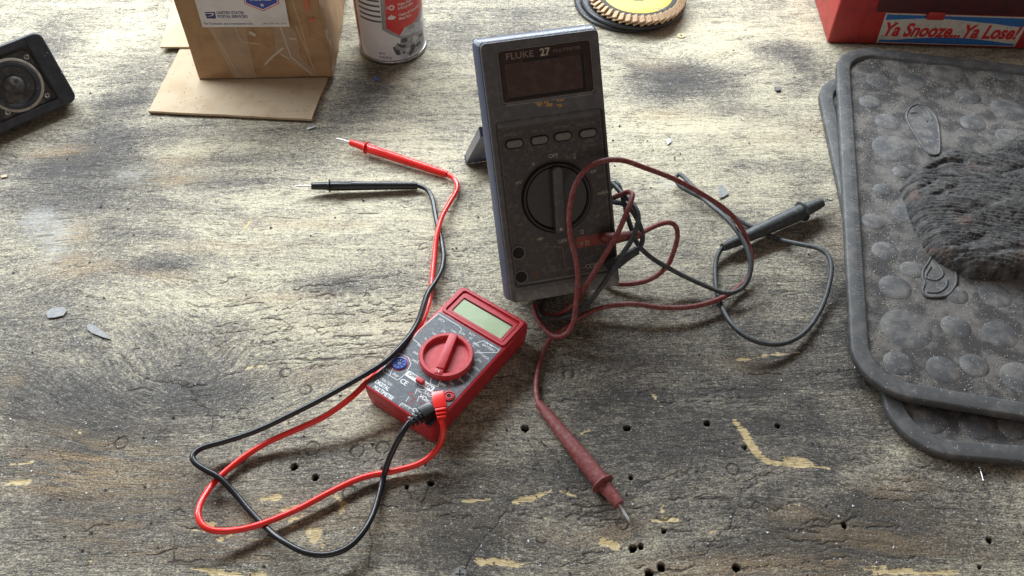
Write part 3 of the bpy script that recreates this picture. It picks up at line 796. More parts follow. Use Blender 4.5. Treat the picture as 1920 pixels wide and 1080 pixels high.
def new_leads():
    # red
    a, b, c_ = C3W(528, 722, 3.35), C3W(545, 815, 3.3), C3W(551, 880, 3.15)
    o = (a[0], a[1], 0)
    t = thing('test_lead', 'bright red test lead with clean probe, plugged into the small red multimeter', 'test lead', o, group='test leads')
    plug_angle(t, o, 'red_pvc', a, b, c_, .98, 2.50, 3.75)
    A, B, C = at(838, 327, .42), at(657, 267, .78), at(630, 259, .92)
    probe(t, o, A, B, C, NEWPROF, 'red_pvc', (.83, .66, .09), (.05, .40, 8), panel=(.62, .82, .46))
    p = [c_ - (c_ - b) * .3, c_, at(831, 800, 2.9), at(829, 822, 2.2), at(815, 848, 1.2), at(785, 870, .55), at(735, 884, .42), at(680, 895, .5), at(620, 922, .6), at(560, 954, .55), at(500, 979, .6), at(455, 992, .8), at(412, 996, 1.1), at(383, 988, 1.3), at(371, 965, 1.3), at(380, 935, 1.0),
         at(404, 902, .45), at(450, 862, .4), at(500, 830, .6), at(550, 808, .9), at(610, 780, 1.4), at(660, 744, 1.9), at(690, 714, 2.1), at(715, 688, 2.1), at(745, 664, 1.9), at(772, 634, 1.6), at(790, 606, 1.2), at(801, 578, .7), at(808, 545, .3),
         at(812, 505, .25), at(816, 470, .3), at(820, 438, .62), at(828, 408, .66), at(843, 380, .5), at(856, 358, .35), at(857, 345, .35), at(850, 334, .38), A, A + (B - A) * .03]
    cable(t, o, p, .235, 'red_pvc')
    # black
    a, b, c_ = C3W(492, 803, 3.35), C3W(425, 845, 3.3), C3W(345, 897, 3.05)
    o = (a[0], a[1], 0)
    t = thing('test_lead', 'shiny black test lead with thin probe, plugged into the small red multimeter', 'test lead', o, group='test leads')
    plug_angle(t, o, 'black_pvc', a, b, c_, .98, 2.50, 3.70)
    A, B, C = at(783, 348, .42), at(584, 349, .80), at(552, 349, .95)
    probe(t, o, A, B, C, NEWPROF, 'black_pvc', (.83, .66, .09), (.05, .40, 8), panel=(.62, .82, .46))
    p = [c_ - (c_ - b) * .3, c_, at(752, 815, 2.7), at(738, 842, 1.9), at(727, 868, 1.1), at(719, 895, .35), at(712, 925, .3), at(703, 955, .4), at(685, 992, .8), at(655, 1025, 1.0), at(615, 1040, 1.0), at(572, 1036, 1.0), at(530, 1014, .8), at(500, 990, .4), at(470, 960, .3), at(440, 925, .4),
         at(410, 895, .9), at(385, 881, 1.1), at(365, 867, 1.2), at(362, 853, 1.2), at(380, 839, 1.1), at(420, 828, 1.0), at(480, 808, 1.2), at(540, 780, 1.7), at(600, 750, 2.2), at(650, 722, 2.5), at(690, 699, 2.75), at(722, 678, 2.8), at(750, 651, 2.7), at(771, 625, 2.4), at(785, 600, 1.9), at(793, 575, 1.3),
         at(801, 551, .85), at(815, 530, .65), at(828, 505, .3), at(832, 480, .25), at(828, 452, .25), at(820, 420, .25), at(815, 395, .25), at(810, 370, .3), at(800, 355, .38), A, A + (B - A) * .03]
    cable(t, o, p, .225, 'black_pvc')
new_leads()

# ------------------------------------------------------------------ big dark multimeter on its stand
FW, FD = 9.6, 6.0
FA, FT = R(12.52), R(57.256)
FE = np.array([math.cos(FA), math.sin(FA), 0]); FNH = np.array([-math.sin(FA), math.cos(FA), 0])
FU = FNH * math.cos(FT) + np.array([0, 0, math.sin(FT)]); FN = -FNH * math.sin(FT) + np.array([0, 0, math.cos(FT)])
FC = np.array([4.296, -2.483, FD * math.cos(FT)])            # middle of the front bottom edge
FR = FC - FN * FD                                            # middle of the rear bottom edge, on the bench
def F(px, py, off=0.0):
    """where the sight line meets the plane lying off cm in front of the meter's face"""
    d = ray(px, py); pl = FC + FN * off
    return EYE + d * (((pl - EYE) @ FN) / (d @ FN))
def fl(px, py, off=-.4):
    q = F(px, py, off) - FC
    return np.array([q @ FE, q @ FU])

def big_meter():
    mat = Matrix((tuple(FE), tuple(FU), tuple(FN))).transposed()
    t = thing('bench_multimeter', 'large grimy dark grey multimeter propped upright on its tilt stand', 'multimeter', tuple(FR + np.array([0, 0, 0.0])), matrix=mat)
    sec = []
    for z, x0, x1, y0, y1, r in ((0, -3.5, 3.7, 0, 19.6, .7), (.35, -3.8, 3.95, 0, 20.1, .8), (3.6, -4.6, 4.75, -.1, 20.75, .6), (4.7, -4.86, 5.02, -.3, 20.9, .55), (4.95, -4.86, 5.02, -.36, 20.9, .5), (5.55, -4.55, 4.95, -.42, 20.60, .45), (5.62, -4.50, 4.90, -.40, 20.52, .42)):
        sec.append([(x, y, z) for x, y in rrect(x0, x1, y0, y1, r)])
    mk('case', *loft(sec), 'fluke_side_sky', t, 35)
    lower, upper = rrect(-3.95, 4.66, .95, 14.45, .25), rrect(-3.22, 4.2, 15.78, 19.82, .30)
    bz = mk('front_bezel', *plate(rrect(-4.45, 4.88, -.38, 20.50, .42), 5.60, 6.0, [lower, upper], .12, 3), 'fluke', t, 35)
    pn = mk('control_panel', *plate(rrect(-3.98, 4.69, .92, 14.48, .25), 5.60, 5.66), 'fluke_panel', t)
    mk('panel_border', *line_vf(rrect(-3.8, 4.52, 1.1, 13.9, .25), .035, 5.66, 5.672, True), 'fluke_print_dim', pn)
    def prism(x0, x1, prof):
        n = len(prof); v = [(x, y, z) for x in (x0, x1) for y, z in prof]
        return v, [tuple(range(n)), tuple(range(2 * n - 1, n - 1, -1))] + [(i, n + i, n + (i + 1) % n, (i + 1) % n) for i in range(n)]
    mk('bottom_ledge', *prism(-4.05, 4.72, [(1.12, 5.66), (1.05, 5.70), (.30, 6.16), (.10, 6.22), (-.34, 6.12), (-.34, 5.6), (1.12, 5.6)]), 'fluke_lit_edge', t, 40)
    mk('sill_highlight', *prism(-3.0, 4.0, [(15.90, 5.805), (15.70, 6.02), (15.60, 6.02), (15.60, 5.805)]), 'fluke_lit_edge', t)  # sloped pale strip added for the bright line below the window
    mk('panel_step', *rbox(-3.9, 4.62, 13.95, 14.5, 5.655, 5.82, .06), 'fluke', t, 40)
    wd = mk('display_window', *plate(rrect(-3.25, 4.23, 15.75, 19.85, .30), 5.62, 5.80, (), .02), 'fluke_window', t, 40)
    mk('window_gasket', *plate(rrect(-3.26, 4.24, 15.74, 19.86, .32), 5.80, 5.93, [rrect(-3.14, 4.14, 15.88, 19.76, .26)], .02), 'fluke_button', wd, 40)
    mk('display', *plate(rrect(-2.7, 3.35, 16.2, 18.75, .08), 5.80, 5.812), 'fluke_lcd', wd)
    mk('display_edge', *plate(rrect(3.36, 3.56, 16.15, 18.8, .05), 5.80, 5.814), 'hole', wd)
    mk('display_edge', *plate(rrect(-2.7, 3.56, 16.0, 16.16, .05), 5.80, 5.814), 'hole', wd)
    mk('display_edge', *plate(rrect(-1.2, 1.6, 18.78, 18.93, .05), 5.80, 5.814), 'hole', wd)
    def T(s, x, y, size, m='fluke_print', z=5.665, par=pn, **k): letters(s, size, x, y, z, m, par, thick=.012, **k)
    T('FLUKE', -1.45, 19.28, .66, 'fluke_print_dim', 5.805, wd, bold=.014, spacing=1.05, sx=1.15)
    T('27', .55, 19.28, .78, 'fluke_print', 5.805, wd, bold=.022)
    T('MULTIMETER', 2.3, 19.28, .36, 'fluke_print_dim', 5.805, wd, spacing=1.05)
    for q, sz in (((1011, 194), .5), ((1030, 196), .45), ((1050, 187), .5), ((1049, 197), .35), ((1024, 192), .3)):
        p = fl(*q, 0.0)
        mk('glue_residue', *plate([(p[0] + sz * random.uniform(.4, .9) * math.cos(a), p[1] + sz * .55 * random.uniform(.4, .9) * math.sin(a)) for a in np.linspace(0, 2 * math.pi, 11)[:-1]], 5.99, 6.008), 'rust', bz)
    for (px, py), s in (((965, 270), 'RANGE \u25ce'), ((1012, 263), 'REL \u25b3'), ((1056, 256), 'MIN/MAX'), ((1103, 250), 'HOLD \u25a3')):
        p = fl(px, py, -.2)
        b = mk('push_button', *plate(rrect(p[0] - .66, p[0] + .66, p[1] - .29, p[1] + .29, .28, 6), 5.64, 5.88, (), .08, 3), 'fluke_button', t, 40)
        mk('button_recess', *plate(rrect(p[0] - .78, p[0] + .78, p[1] - .40, p[1] + .40, .39, 6), 5.655, 5.672), 'hole', b)
        T(s, p[0], p[1] + .75, .34, 'fluke_print_dim')
        if 'HOLD' in s:
            T('RESET', p[0] + .05, p[1] - .66, .28, 'fluke_print_dim'); T('MIN/MAX', p[0] + .05, p[1] - .98, .26, 'fluke_print_dim')
    # rotary switch
    d = fl(1045, 371, -.1)
    k = mk('rotary_switch', *xf(lathe([(3.05, 5.655), (3.05, 5.70), (2.98, 5.72), (2.90, 5.70), (2.88, 5.68), (2.84, 5.95), (2.74, 6.06), (2.66, 6.06), (2.58, 6.0), (2.45, 5.80), (.001, 5.76)], 72), None, (d[0], d[1], 0)), 'fluke_knob', t, 35)
    p0, p1 = fl(1044, 313, .35), fl(1051, 436, .35)
    ax = p0 - p1; L = np.linalg.norm(ax); an = math.atan2(ax[1], ax[0]); md = (p0 + p1) / 2
    mk('knob_handle', *rot2(plate(rrect(-L / 2, L / 2, -.42, .42, (.12, .36, .36, .12), 6), 5.75, 6.62, (), .10, 3), an, (md[0], md[1], 0)), 'fluke', k, 40)
    q = p1 + ax / L * .32
    mk('knob_pointer', *xf(lathe([(.13, 6.6), (.13, 6.632)], 16), None, (q[0], q[1], 0)), 'fluke_print', k)
    # jacks
    for (px, py) in ((972, 474), (977, 519), (1137, 448), (1146, 498)):
        p = fl(px, py, -.3)
        j = mk('input_jack', *xf(lathe([(.60, 5.65), (.60, 5.75), (.56, 5.79), (.50, 5.79), (.47, 5.74), (.47, 5.67), (.001, 5.67)], 32), None, (p[0], p[1], 0)), 'fluke_button', t, 40)
        mk('jack_bore', *xf(lathe([(.46, 5.675), (.46, 5.765), (.001, 5.70)], 24), None, (p[0], p[1], 0)), 'hole', j, 40)
    a_ = fl(1082, 458)
    mk('red_input_patch', *plate(rrect(a_[0] - .05, 4.0, 3.32, 4.25, .1), 5.66, 5.671), 'fluke_red', pn)
    for s, q, sz, m in (('OFF', (1037, 292), .46, 'fluke_print'), ('OFF', (1054, 452), .44, 'fluke_print'), ('V', (1000, 308), .42, 'fluke_print'), ('mV', (972, 342), .40, 'fluke_print'), ('mA/A', (960, 386), .38, 'fluke_print_dim'),
                        ('\u00b5A', (975, 420), .36, 'fluke_print_dim'), ('V', (1077, 296), .42, 'fluke_print'), ('~', (1076, 289), .5, 'fluke_print'), ('mV', (1112, 321), .40, 'fluke_print'), ('mA/A', (1130, 361), .40, 'fluke_print'),
                        ('\u00b5A', (1119, 404), .38, 'fluke_print_dim'), ('\u03a9', (1091, 435), .46, 'fluke_print'), ('))))', (997, 448), .34, 'fluke_print_dim'), ('A', (999, 468), .36, 'fluke_red'), ('mA', (1004, 511), .38, 'fluke_red'), ('\u00b5A', (1005, 519), .34, 'fluke_red'),
                        ('V \u03a9', (1096, 456), .50, 'fluke_print'), ('COM', (1110, 498), .54, 'fluke_print'), ('10A MAX', (1028, 463), .26, 'fluke_print_dim'), ('320 mA MAX', (1038, 507), .28, 'fluke_print_dim')):
        p = fl(*q); T(s, p[0], p[1], sz, m, z=5.673)
    for q in ((1026, 458), (1037, 501), (1123, 469)):
        p = fl(*q)
        mk('warning_triangle', *line_vf([(p[0] - .2, p[1] - .17), (p[0] + .2, p[1] - .17), (p[0], p[1] + .2)], .035, 5.672, 5.682, True), 'fluke_print_dim', pn)
    for pl in ([(1038, 463), (1054, 462), (1060, 503), (1098, 501)], [(1056, 507), (1064, 506), (1066, 503)], [(1096, 484), (1110, 479), (1128, 476)]):
        mk('printed_line', *line_vf([fl(*q) for q in pl], .05, 5.672, 5.681), 'fluke_print_dim', pn)
    p = fl(1013, 447)
    mk('diode_mark', *join(line_vf([(p[0] - .3, p[1]), (p[0] + .3, p[1])], .04, 5.672, 5.682), line_vf([(p[0] + .1, p[1] - .14), (p[0] + .1, p[1] + .14)], .04, 5.672, 5.682), line_vf([(p[0] - .1, p[1] - .13), (p[0] + .08, p[1]), (p[0] - .1, p[1] + .13)], .05, 5.672, 5.682, True)), 'fluke_print', pn)
    # tilt stand: hinged on the back, its foot on the bench
    inv = mat.transposed()
    def loc(p): return tuple(inv @ Vector(np.asarray(p) - FR))
    foot = 16.2; hy = 13.2
    def stand(u, s, off=0.0):              # u across, s 0 hinge..1 foot
        h0 = FR + FU * hy - FN * .05; f0 = FR + FNH * foot + np.array([0, 0, .30])
        dd = f0 - h0; nn = np.cross(FE, dd); nn /= np.linalg.norm(nn)
        return loc(h0 + dd * s + FE * u + nn * off)
    def slab(u0, u1, s0, s1):
        v = [stand(u, s, o_) for o_ in (-.42, .42) for u, s in ((u0, s0), (u1, s0), (u1, s1), (u0, s1))]
        return v, [(0, 3, 2, 1), (4, 5, 6, 7), (0, 1, 5, 4), (1, 2, 6, 5), (2, 3, 7, 6), (3, 0, 4, 7)]
    st = mk('tilt_stand', *join(slab(-4.5, -3.2, 0, 1), slab(3.2, 4.5, 0, 1), slab(-3.2, 3.2, .86, 1), slab(-3.2, 3.2, 0, .2)), 'fluke_side_sky', t)
    mk('foot_pad', *slab(-4.53, 4.53, .97, 1.008), 'fluke', st)
    return t
big_meter()

OLDPROF = [(.16, 0), (.30, 0), (.33, .03), (.40, .12), (.50, .35), (.58, .62), (.60, .80), (.52, .81), (.50, .83), (.42, .96), (.38, 1.0), (.10, 1.0)]
def old_leads():
    def elbow(t, o, m, s, e, r0, r1):
        s, e = np.asarray(s), np.asarray(e)
        base = s - FN * .55
        P = spline([base, s - FN * .1, s + (e - s) * .15 + FN * .12, s + (e - s) * .5, e], 6)
        r = np.interp(np.linspace(0, 1, len(P)), [0, .3, .55, .9, 1], [r0 * .9, r0, r0, r1 * 1.1, r1])
        pl = mk('plug', *sub(tube(P, list(r), 18), o), m, t, 60)
        mk('sleeve_ring', *sub(tube(np.array([e - (e - s) * .04, e + (e - s) * .02]), r1 * 1.08, 16), o), m, pl, 50)
    # red
    s, e = F(1137, 448, .75), F(1196, 440, .5)
    b = at(1165, 533, .26)
    o = (b[0], b[1], 0)
    t = thing('test_lead', 'faded dusty red test lead coiled around the large dark multimeter', 'test lead', o, group='test leads')
    elbow(t, o, 'old_red', s, e, .50, .34)
    p = [e - (e - s) * .05, e, at(1215, 430, 6.0), at(1235, 421, 5.8), at(1255, 417, 5.3), at(1268, 426, 4.6), at(1270, 446, 3.8), at(1262, 475, 2.8), at(1250, 500, 1.9), at(1225, 521, 1.1), at(1195, 531, .7), at(1166, 533, .45), at(1140, 528, .3), at(1120, 505, .26),
         at(1110, 470, .26), at(1118, 430, .6), at(1128, 400, 2.0), F(1138, 380, -5.5), F(1150, 371, -3.2), F(1165, 365, -1.6), F(1178, 360, -.6), F(1186, 366, .2), F(1177, 393, 1.2), F(1157, 440, 1.8), F(1127, 490, 1.9), F(1102, 530, 1.9), at(1084, 561, 2.6), at(1062, 581, 1.7), at(1042, 592, 1.0), at(1022, 589, .5),
         at(1008, 576, .3), at(1001, 571, .28), at(1003, 584, .35), at(1009, 600, .45), at(1019, 614, .6), at(1031, 626, .75), at(1048, 632, 1.1), at(1066, 622, 1.7), at(1077, 597, 2.7), F(1081, 562, 2.2), F(1084, 525, 2.3), F(1081, 490, 2.3), F(1072, 455, 2.2), F(1067, 420, 2.1), F(1069, 385, 2.0), F(1078, 348, 1.8), F(1098, 318, 1.5),
         F(1125, 303, 1.1), F(1165, 300, .3), F(1210, 315, -.6), at(1265, 336, 8.4), at(1320, 366, 6.2), at(1368, 399, 4.0), at(1396, 438, 2.4), at(1409, 485, 1.2), at(1403, 520, .65), at(1380, 542, .5), at(1350, 560, .8), at(1300, 575, .9), at(1240, 577, .95), at(1190, 570, 1.1), at(1140, 574, .8), at(1100, 588, .45), at(1065, 610, .3), at(1037, 631, .26),
         at(1022, 650, .26), at(1009, 690, .3), at(1005, 728, .4), at(1010, 757, .5), at(1016, 768, .54)]
    cable(t, o, p, .22, 'old_red')
    probe(t, o, at(1010, 756, .5), at(1161, 946, .80), at(1181, 978, .62), OLDPROF, 'old_red', (.81, .92, .14), tipr=.10, fat=1.1)
    # black
    s, e = F(1147, 497, .75), F(1193, 470, .4)
    b = at(1345, 520, .3)
    o = (b[0], b[1], 0)
    t = thing('test_lead', 'faded grey black test lead looping right of the large dark multimeter', 'test lead', o, group='test leads')
    elbow(t, o, 'old_black', s, e, .52, .36)
    p = [e - (e - s) * .05, e, F(1201, 462, .3), F(1205, 445, .2), F(1199, 420, .0), F(1185, 395, -.6), F(1168, 382, -1.4), F(1151, 379, -2.6), F(1138, 372, -4.5), F(1132, 358, -5.5), F(1138, 345, -4.6), F(1149, 345, -3.2), F(1164, 361, -2.0), F(1178, 373, -1.0), F(1191, 389, -.1), F(1197, 407, .5), F(1193, 429, 1.0), F(1184, 451, 1.3), F(1164, 481, 1.7), F(1138, 522, 1.9),
         F(1112, 558, 1.8), at(1085, 583, 2.0), at(1050, 597, 1.4), at(1026, 596, .9), at(1014, 591, .6), at(1014, 575, .35), at(1040, 545, .25), at(1085, 505, .25), at(1110, 450, .25), at(1128, 400, 1.2), F(1140, 362, -6.0), F(1150, 345, -4.2), F(1157, 344, -3.4), F(1164, 358, -2.9), F(1171, 382, -2.5), F(1176, 404, -2.1), F(1184, 429, -1.6), F(1194, 455, -1.2), at(1206, 470, 4.2), at(1220, 482, 3.2), at(1240, 495, 2.2), at(1281, 517, 1.2), at(1326, 537, .85),
         at(1363, 550, .9), at(1393, 539, 1.1), at(1407, 510, 1.7), at(1405, 480, 2.2), at(1393, 450, 2.5), at(1363, 410, 2.7), at(1328, 381, 2.3), at(1307, 359, 1.8), at(1288, 338, 1.2), at(1275, 327, .8), at(1267, 333, .6), at(1274, 348, .5), at(1296, 361, .5), at(1315, 371, .55), at(1340, 384, .5), at(1370, 402, .35), at(1393, 417, .26), at(1411, 426, .26), at(1437, 439, .26),
         at(1463, 450, .35), at(1500, 458, .8), at(1533, 465, 1.2), at(1552, 478, 1.3), at(1559, 499, 1.2), at(1556, 528, .9), at(1541, 576, .5), at(1511, 621, .5), at(1474, 643, .7), at(1437, 645, 1.0), at(1400, 632, 1.2), at(1370, 606, 1.0), at(1352, 573, .3), at(1343, 539, .26), at(1341, 502, .3), at(1346, 478, .5), at(1356, 463, .72), at(1364, 458, .74)]
    cable(t, o, p, .215, 'old_black')
    A, B = at(1355, 464, .80), at(1540, 380, 1.05)
    probe(t, o, A, B, B + (B - A) * .035, OLDPROF, 'old_black', (.80, 1.0, .16), tipr=.08, fat=1.25)
    q = spline([B, at(1546, 378, .9), at(1550, 374, .8), at(1556, 376, .7), at(1562, 375, .6)], 5)
    mk('frayed_wire', *sub(tube(q, .06, 8), o), 'ink_dark', t, 60)
old_leads()

# ------------------------------------------------------------------ cardboard
def card_sheets():
    o = (-29.8, 24.2, 0)
    c = [np.array(q) for q in ((-38.6, 25.0), (-21.1, 23.6), (-19.9, 36.5), (-38.0, 37.6))]
    P = []
    for a, b in zip(c, c[1:] + c[:1]):
        for k in np.linspace(0, 1, 14)[:-1]:
            q = a + (b - a) * k; P.append((q[0] - o[0] + random.uniform(-.04, .04), q[1] - o[1] + random.uniform(-.04, .04)))
    t = thing('cardboard_sheet', 'tan cardboard sheet with dark cut edge lying under the taped box', 'cardboard', o)
    mk('sheet', *plate(P, .12, .36), 'card_sheet', t)
    mk('cut_edge', *plate([(x * .9985, y) for x, y in P], .03, .119), 'card_cut', t)
    o = (-38, 36.3, 0)
    t = thing('cardboard_sheet', 'narrow cardboard flap behind the wide sheet, left of the taped box', 'cardboard', o)
    mk('sheet', *plate([(-2.2, 0), (2.9, .0), (2.9, 8), (2.2, 14), (-3.6, 14)], .42, .62), 'card_sheet', t)
    mk('cut_edge', *plate([(-2.1, .05), (2.9, .05), (2.9, 8), (2.2, 14), (-3.5, 14)], .37, .419), 'card_cut', t)
card_sheets()

def carton():
    o = (-34.5, 30.45, 0.37)
    t = thing('cardboard_box', 'worn brown cardboard parcel box with white postal sticker and clear tape', 'box', o, rotz=R(1.6))
    W_, D_, H_ = 14.7, 18.0, 14.0
    # body as a gently dented box
    bm = bmesh.new(); bmesh.ops.create_cube(bm, size=1)
    for v in bm.verts: v.co = Vector(((v.co.x + .5) * W_, (v.co.y + .5) * D_, (v.co.z + .5) * H_))
    bmesh.ops.bevel(bm, geom=list(bm.edges), offset=.16, segments=2, profile=.5, affect='EDGES')
    bmesh.ops.subdivide_edges(bm, edges=[e for e in bm.edges if e.calc_length() > 3], cuts=14, use_grid_fill=True)
    for v in bm.verts:
        x, y, z = v.co
        n = float(fbm(np.array([x * .22 + z * .05 + 5]), np.array([z * .25 + y * .2]), 3)[0]) - .5
        if y < .5: v.co.y += .45 * n * math.sin(min(1, max(0, z / H_)) * 3.1)
        if x > W_ - .5: v.co.x += .5 * n + .16 * math.sin(z * .5 + 1) * (z / H_)
    mk('carton', *bm_out(bm), 'card', t, 40)
    # crushed, paler front right edge
    P = []
    for z in np.linspace(.05, H_, 26):
        P.append((z, .34 + .22 * math.sin(z * .7) + random.uniform(-.08, .08)))
    v = [(W_ - .08 + .12, -.03, z) for z, w_ in P] + [(W_ + .12 + .16 * math.sin(z * .5 + 1) * (z / H_), .25 + w_ * 2.2 + z * .12, z) for z, w_ in P]
    n = len(P)
    mk('frayed_edge', v, [(i, n + i, n + i + 1, i + 1) for i in range(n - 1)], 'card_edge', t)
    mk('bottom_seam', *join(rbox(.1, W_ - .1, -.05, .3, .0, .12, .03), rbox(10.2, 14.2, -.07, .2, .13, .2, .02)), 'card_cut', t)
    fz = -.24
    # front-plane decals: x across, z up, slightly proud
    def front(vf, lift=0.0):
        return [(x, fz - lift - z, y) for x, y, z in vf[0]], [tuple(reversed(f)) for f in vf[1]]
    lb = mk('postal_sticker', *front(plate([(2.24, 6.72), (11.27, 6.62), (11.42, 12.6), (2.3, 12.6)], 0, .02)), 'label_white', t)
    def T(s, size, x, y, m='navy', **k): mk('lettering', *front(rot2(text_vf(s, size, thick=.01, **k), R(-1), (x, y, .021))), m, lb)
    T('UNITED STATES', .44, 5.5, 8.36, bold=.012, fit=2.75); T('POSTAL SERVICE\u00ae', .44, 5.65, 7.92, bold=.012, fit=3.05)
    T('For Domestic and International Use', .36, 5.0, 7.1, fit=5.0, bold=.004); T('Label 107R, May 2014', .28, 9.7, 7.03, fit=2.45)
    lg = mk('eagle_emblem', *front(plate([(2.95, 7.75), (3.9, 7.72), (3.97, 8.5), (2.9, 8.5)], .021, .03)), 'navy', lb)
    mk('eagle_wing', *front(plate([(2.98, 7.95), (3.55, 8.12), (3.62, 8.28), (2.9, 8.33), (2.93, 8.38), (3.75, 8.38), (3.85, 8.25), (3.6, 8.05)], .031, .036)), 'label_white', lg)
    sh = [(7.2, 12.4), (7.2, 9.35), (8.95, 8.48), (10.75, 9.35), (10.75, 12.4)]
    mk('shield_border', *front(plate(sh, .021, .027)), 'label_red', lb)
    mk('shield_band', *front(plate([(7.3, 12.4), (7.3, 9.41), (8.95, 8.6), (10.65, 9.41), (10.65, 12.4)], .028, .032)), 'label_white', lb)
    sd = mk('shield', *front(plate([(7.4, 12.4), (7.4, 9.48), (8.95, 8.72), (10.55, 9.48), (10.55, 12.4)], .033, .037)), 'royal', lb)
    st = []
    for k in range(10):
        a = R(90 + 36 * k); r = .24 if k % 2 == 0 else .10
        st.append((8.95 + r * math.cos(a), 9.2 + r * math.sin(a)))
    mk('star', *front(plate(st, .038, .043)), 'label_white', sd)
    mk('lettering', *front(rot2(text_vf('INSURED', .66, thick=.008, fit=2.2, bold=.01), 0, (8.95, 9.92, .038))), 'label_white', sd)
    # tape strips and their creases
    for P in ([(9.55, 6.6), (11.4, 6.6), (11.9, 4.9), (11.6, 3.2), (13.2, .3), (10.6, 2.2), (9.2, 3.6)], [(2.8, 6.6), (6.6, 6.6), (6.4, .3), (4.0, .3)]):
        mk('tape_strip', *front(plate(P, .0, .008)), 'tape', t)
    for P, w_ in (([(10.3, 6.5), (10.5, 4.6), (10.7, 2.9), (12.6, .5)], .13), ([(10.0, 4.0), (8.6, 2.9), (7.7, 2.0)], .22), ([(11.9, 6.6), (12.4, 4.2), (12.9, 1.0)], .06), ([(5.5, 6.6), (5.85, 4.85), (7.6, 4.6)], .08),
                  ([(3.1, 6.5), (4.0, 3.0), (4.5, .6)], .05), ([(11.0, 5.2), (11.6, 5.1)], .2), ([(7.0, 6.0), (7.4, 5.7)], .35), ([(9.7, 3.2), (10.4, 2.7)], .1), ([(12.0, 11.0), (12.4, 6.5), (12.7, 3.4)], .05)):
        mk('tape_crease', *front(line_vf(P, w_, .009, .014)), 'tape_white', t)
    mk('marker_stroke', *front(plate([(13.25, 10.1), (13.6, 10.2), (13.75, 9.2), (13.5, 8.3), (13.2, 8.5), (13.3, 9.3)], .0, .01)), 'marker_red', t)
    mk('marker_stroke', *front(plate([(13.6, 7.6), (13.9, 7.5), (13.8, 7.0), (13.5, 7.1)], .0, .01)), 'marker_red', t)
carton()

# ------------------------------------------------------------------ spray can
CC, CR = np.array([-13.75, 37.55]), 3.80
def can_uv(px, py, r=CR):
    d = ray(px, py); a = d[0] ** 2 + d[1] ** 2
    ex, ey = EYE[0] - CC[0], EYE[1] - CC[1]
    b = 2 * (d[0] * ex + d[1] * ey); c = ex * ex + ey * ey - r * r
    disc = max(b * b - 4 * a * c, 0)
    t = (-b - math.sqrt(disc)) / (2 * a)
    p = EYE + d * t
    return np.array([(math.atan2(p[1] - CC[1], p[0] - CC[0]) + math.pi / 2) * r, p[2]])
def c4(x, y): return can_uv(650 + x / 7.717, y / 7.717)
def wrap(vf, lift=0.0, stepx=.3):
    bm = bmesh.new()
    V = [bm.verts.new(v) for v in vf[0]]
    for f in vf[1]:
        try: bm.faces.new([V[i] for i in f])
        except ValueError: pass
    xs = [v[0] for v in vf[0]]
    x = math.floor(min(xs) / stepx) * stepx + stepx
    while x < max(xs):
        bmesh.ops.bisect_plane(bm, geom=list(bm.verts) + list(bm.edges) + list(bm.faces), plane_co=(x, 0, 0), plane_no=(1, 0, 0), dist=1e-5)
        x += stepx
    v, f = bm_out(bm)
    out = []
    for a, z, d in v:
        th = a / CR - math.pi / 2; r = CR + lift + d
        out.append((r * math.cos(th), r * math.sin(th), z))
    return out, f

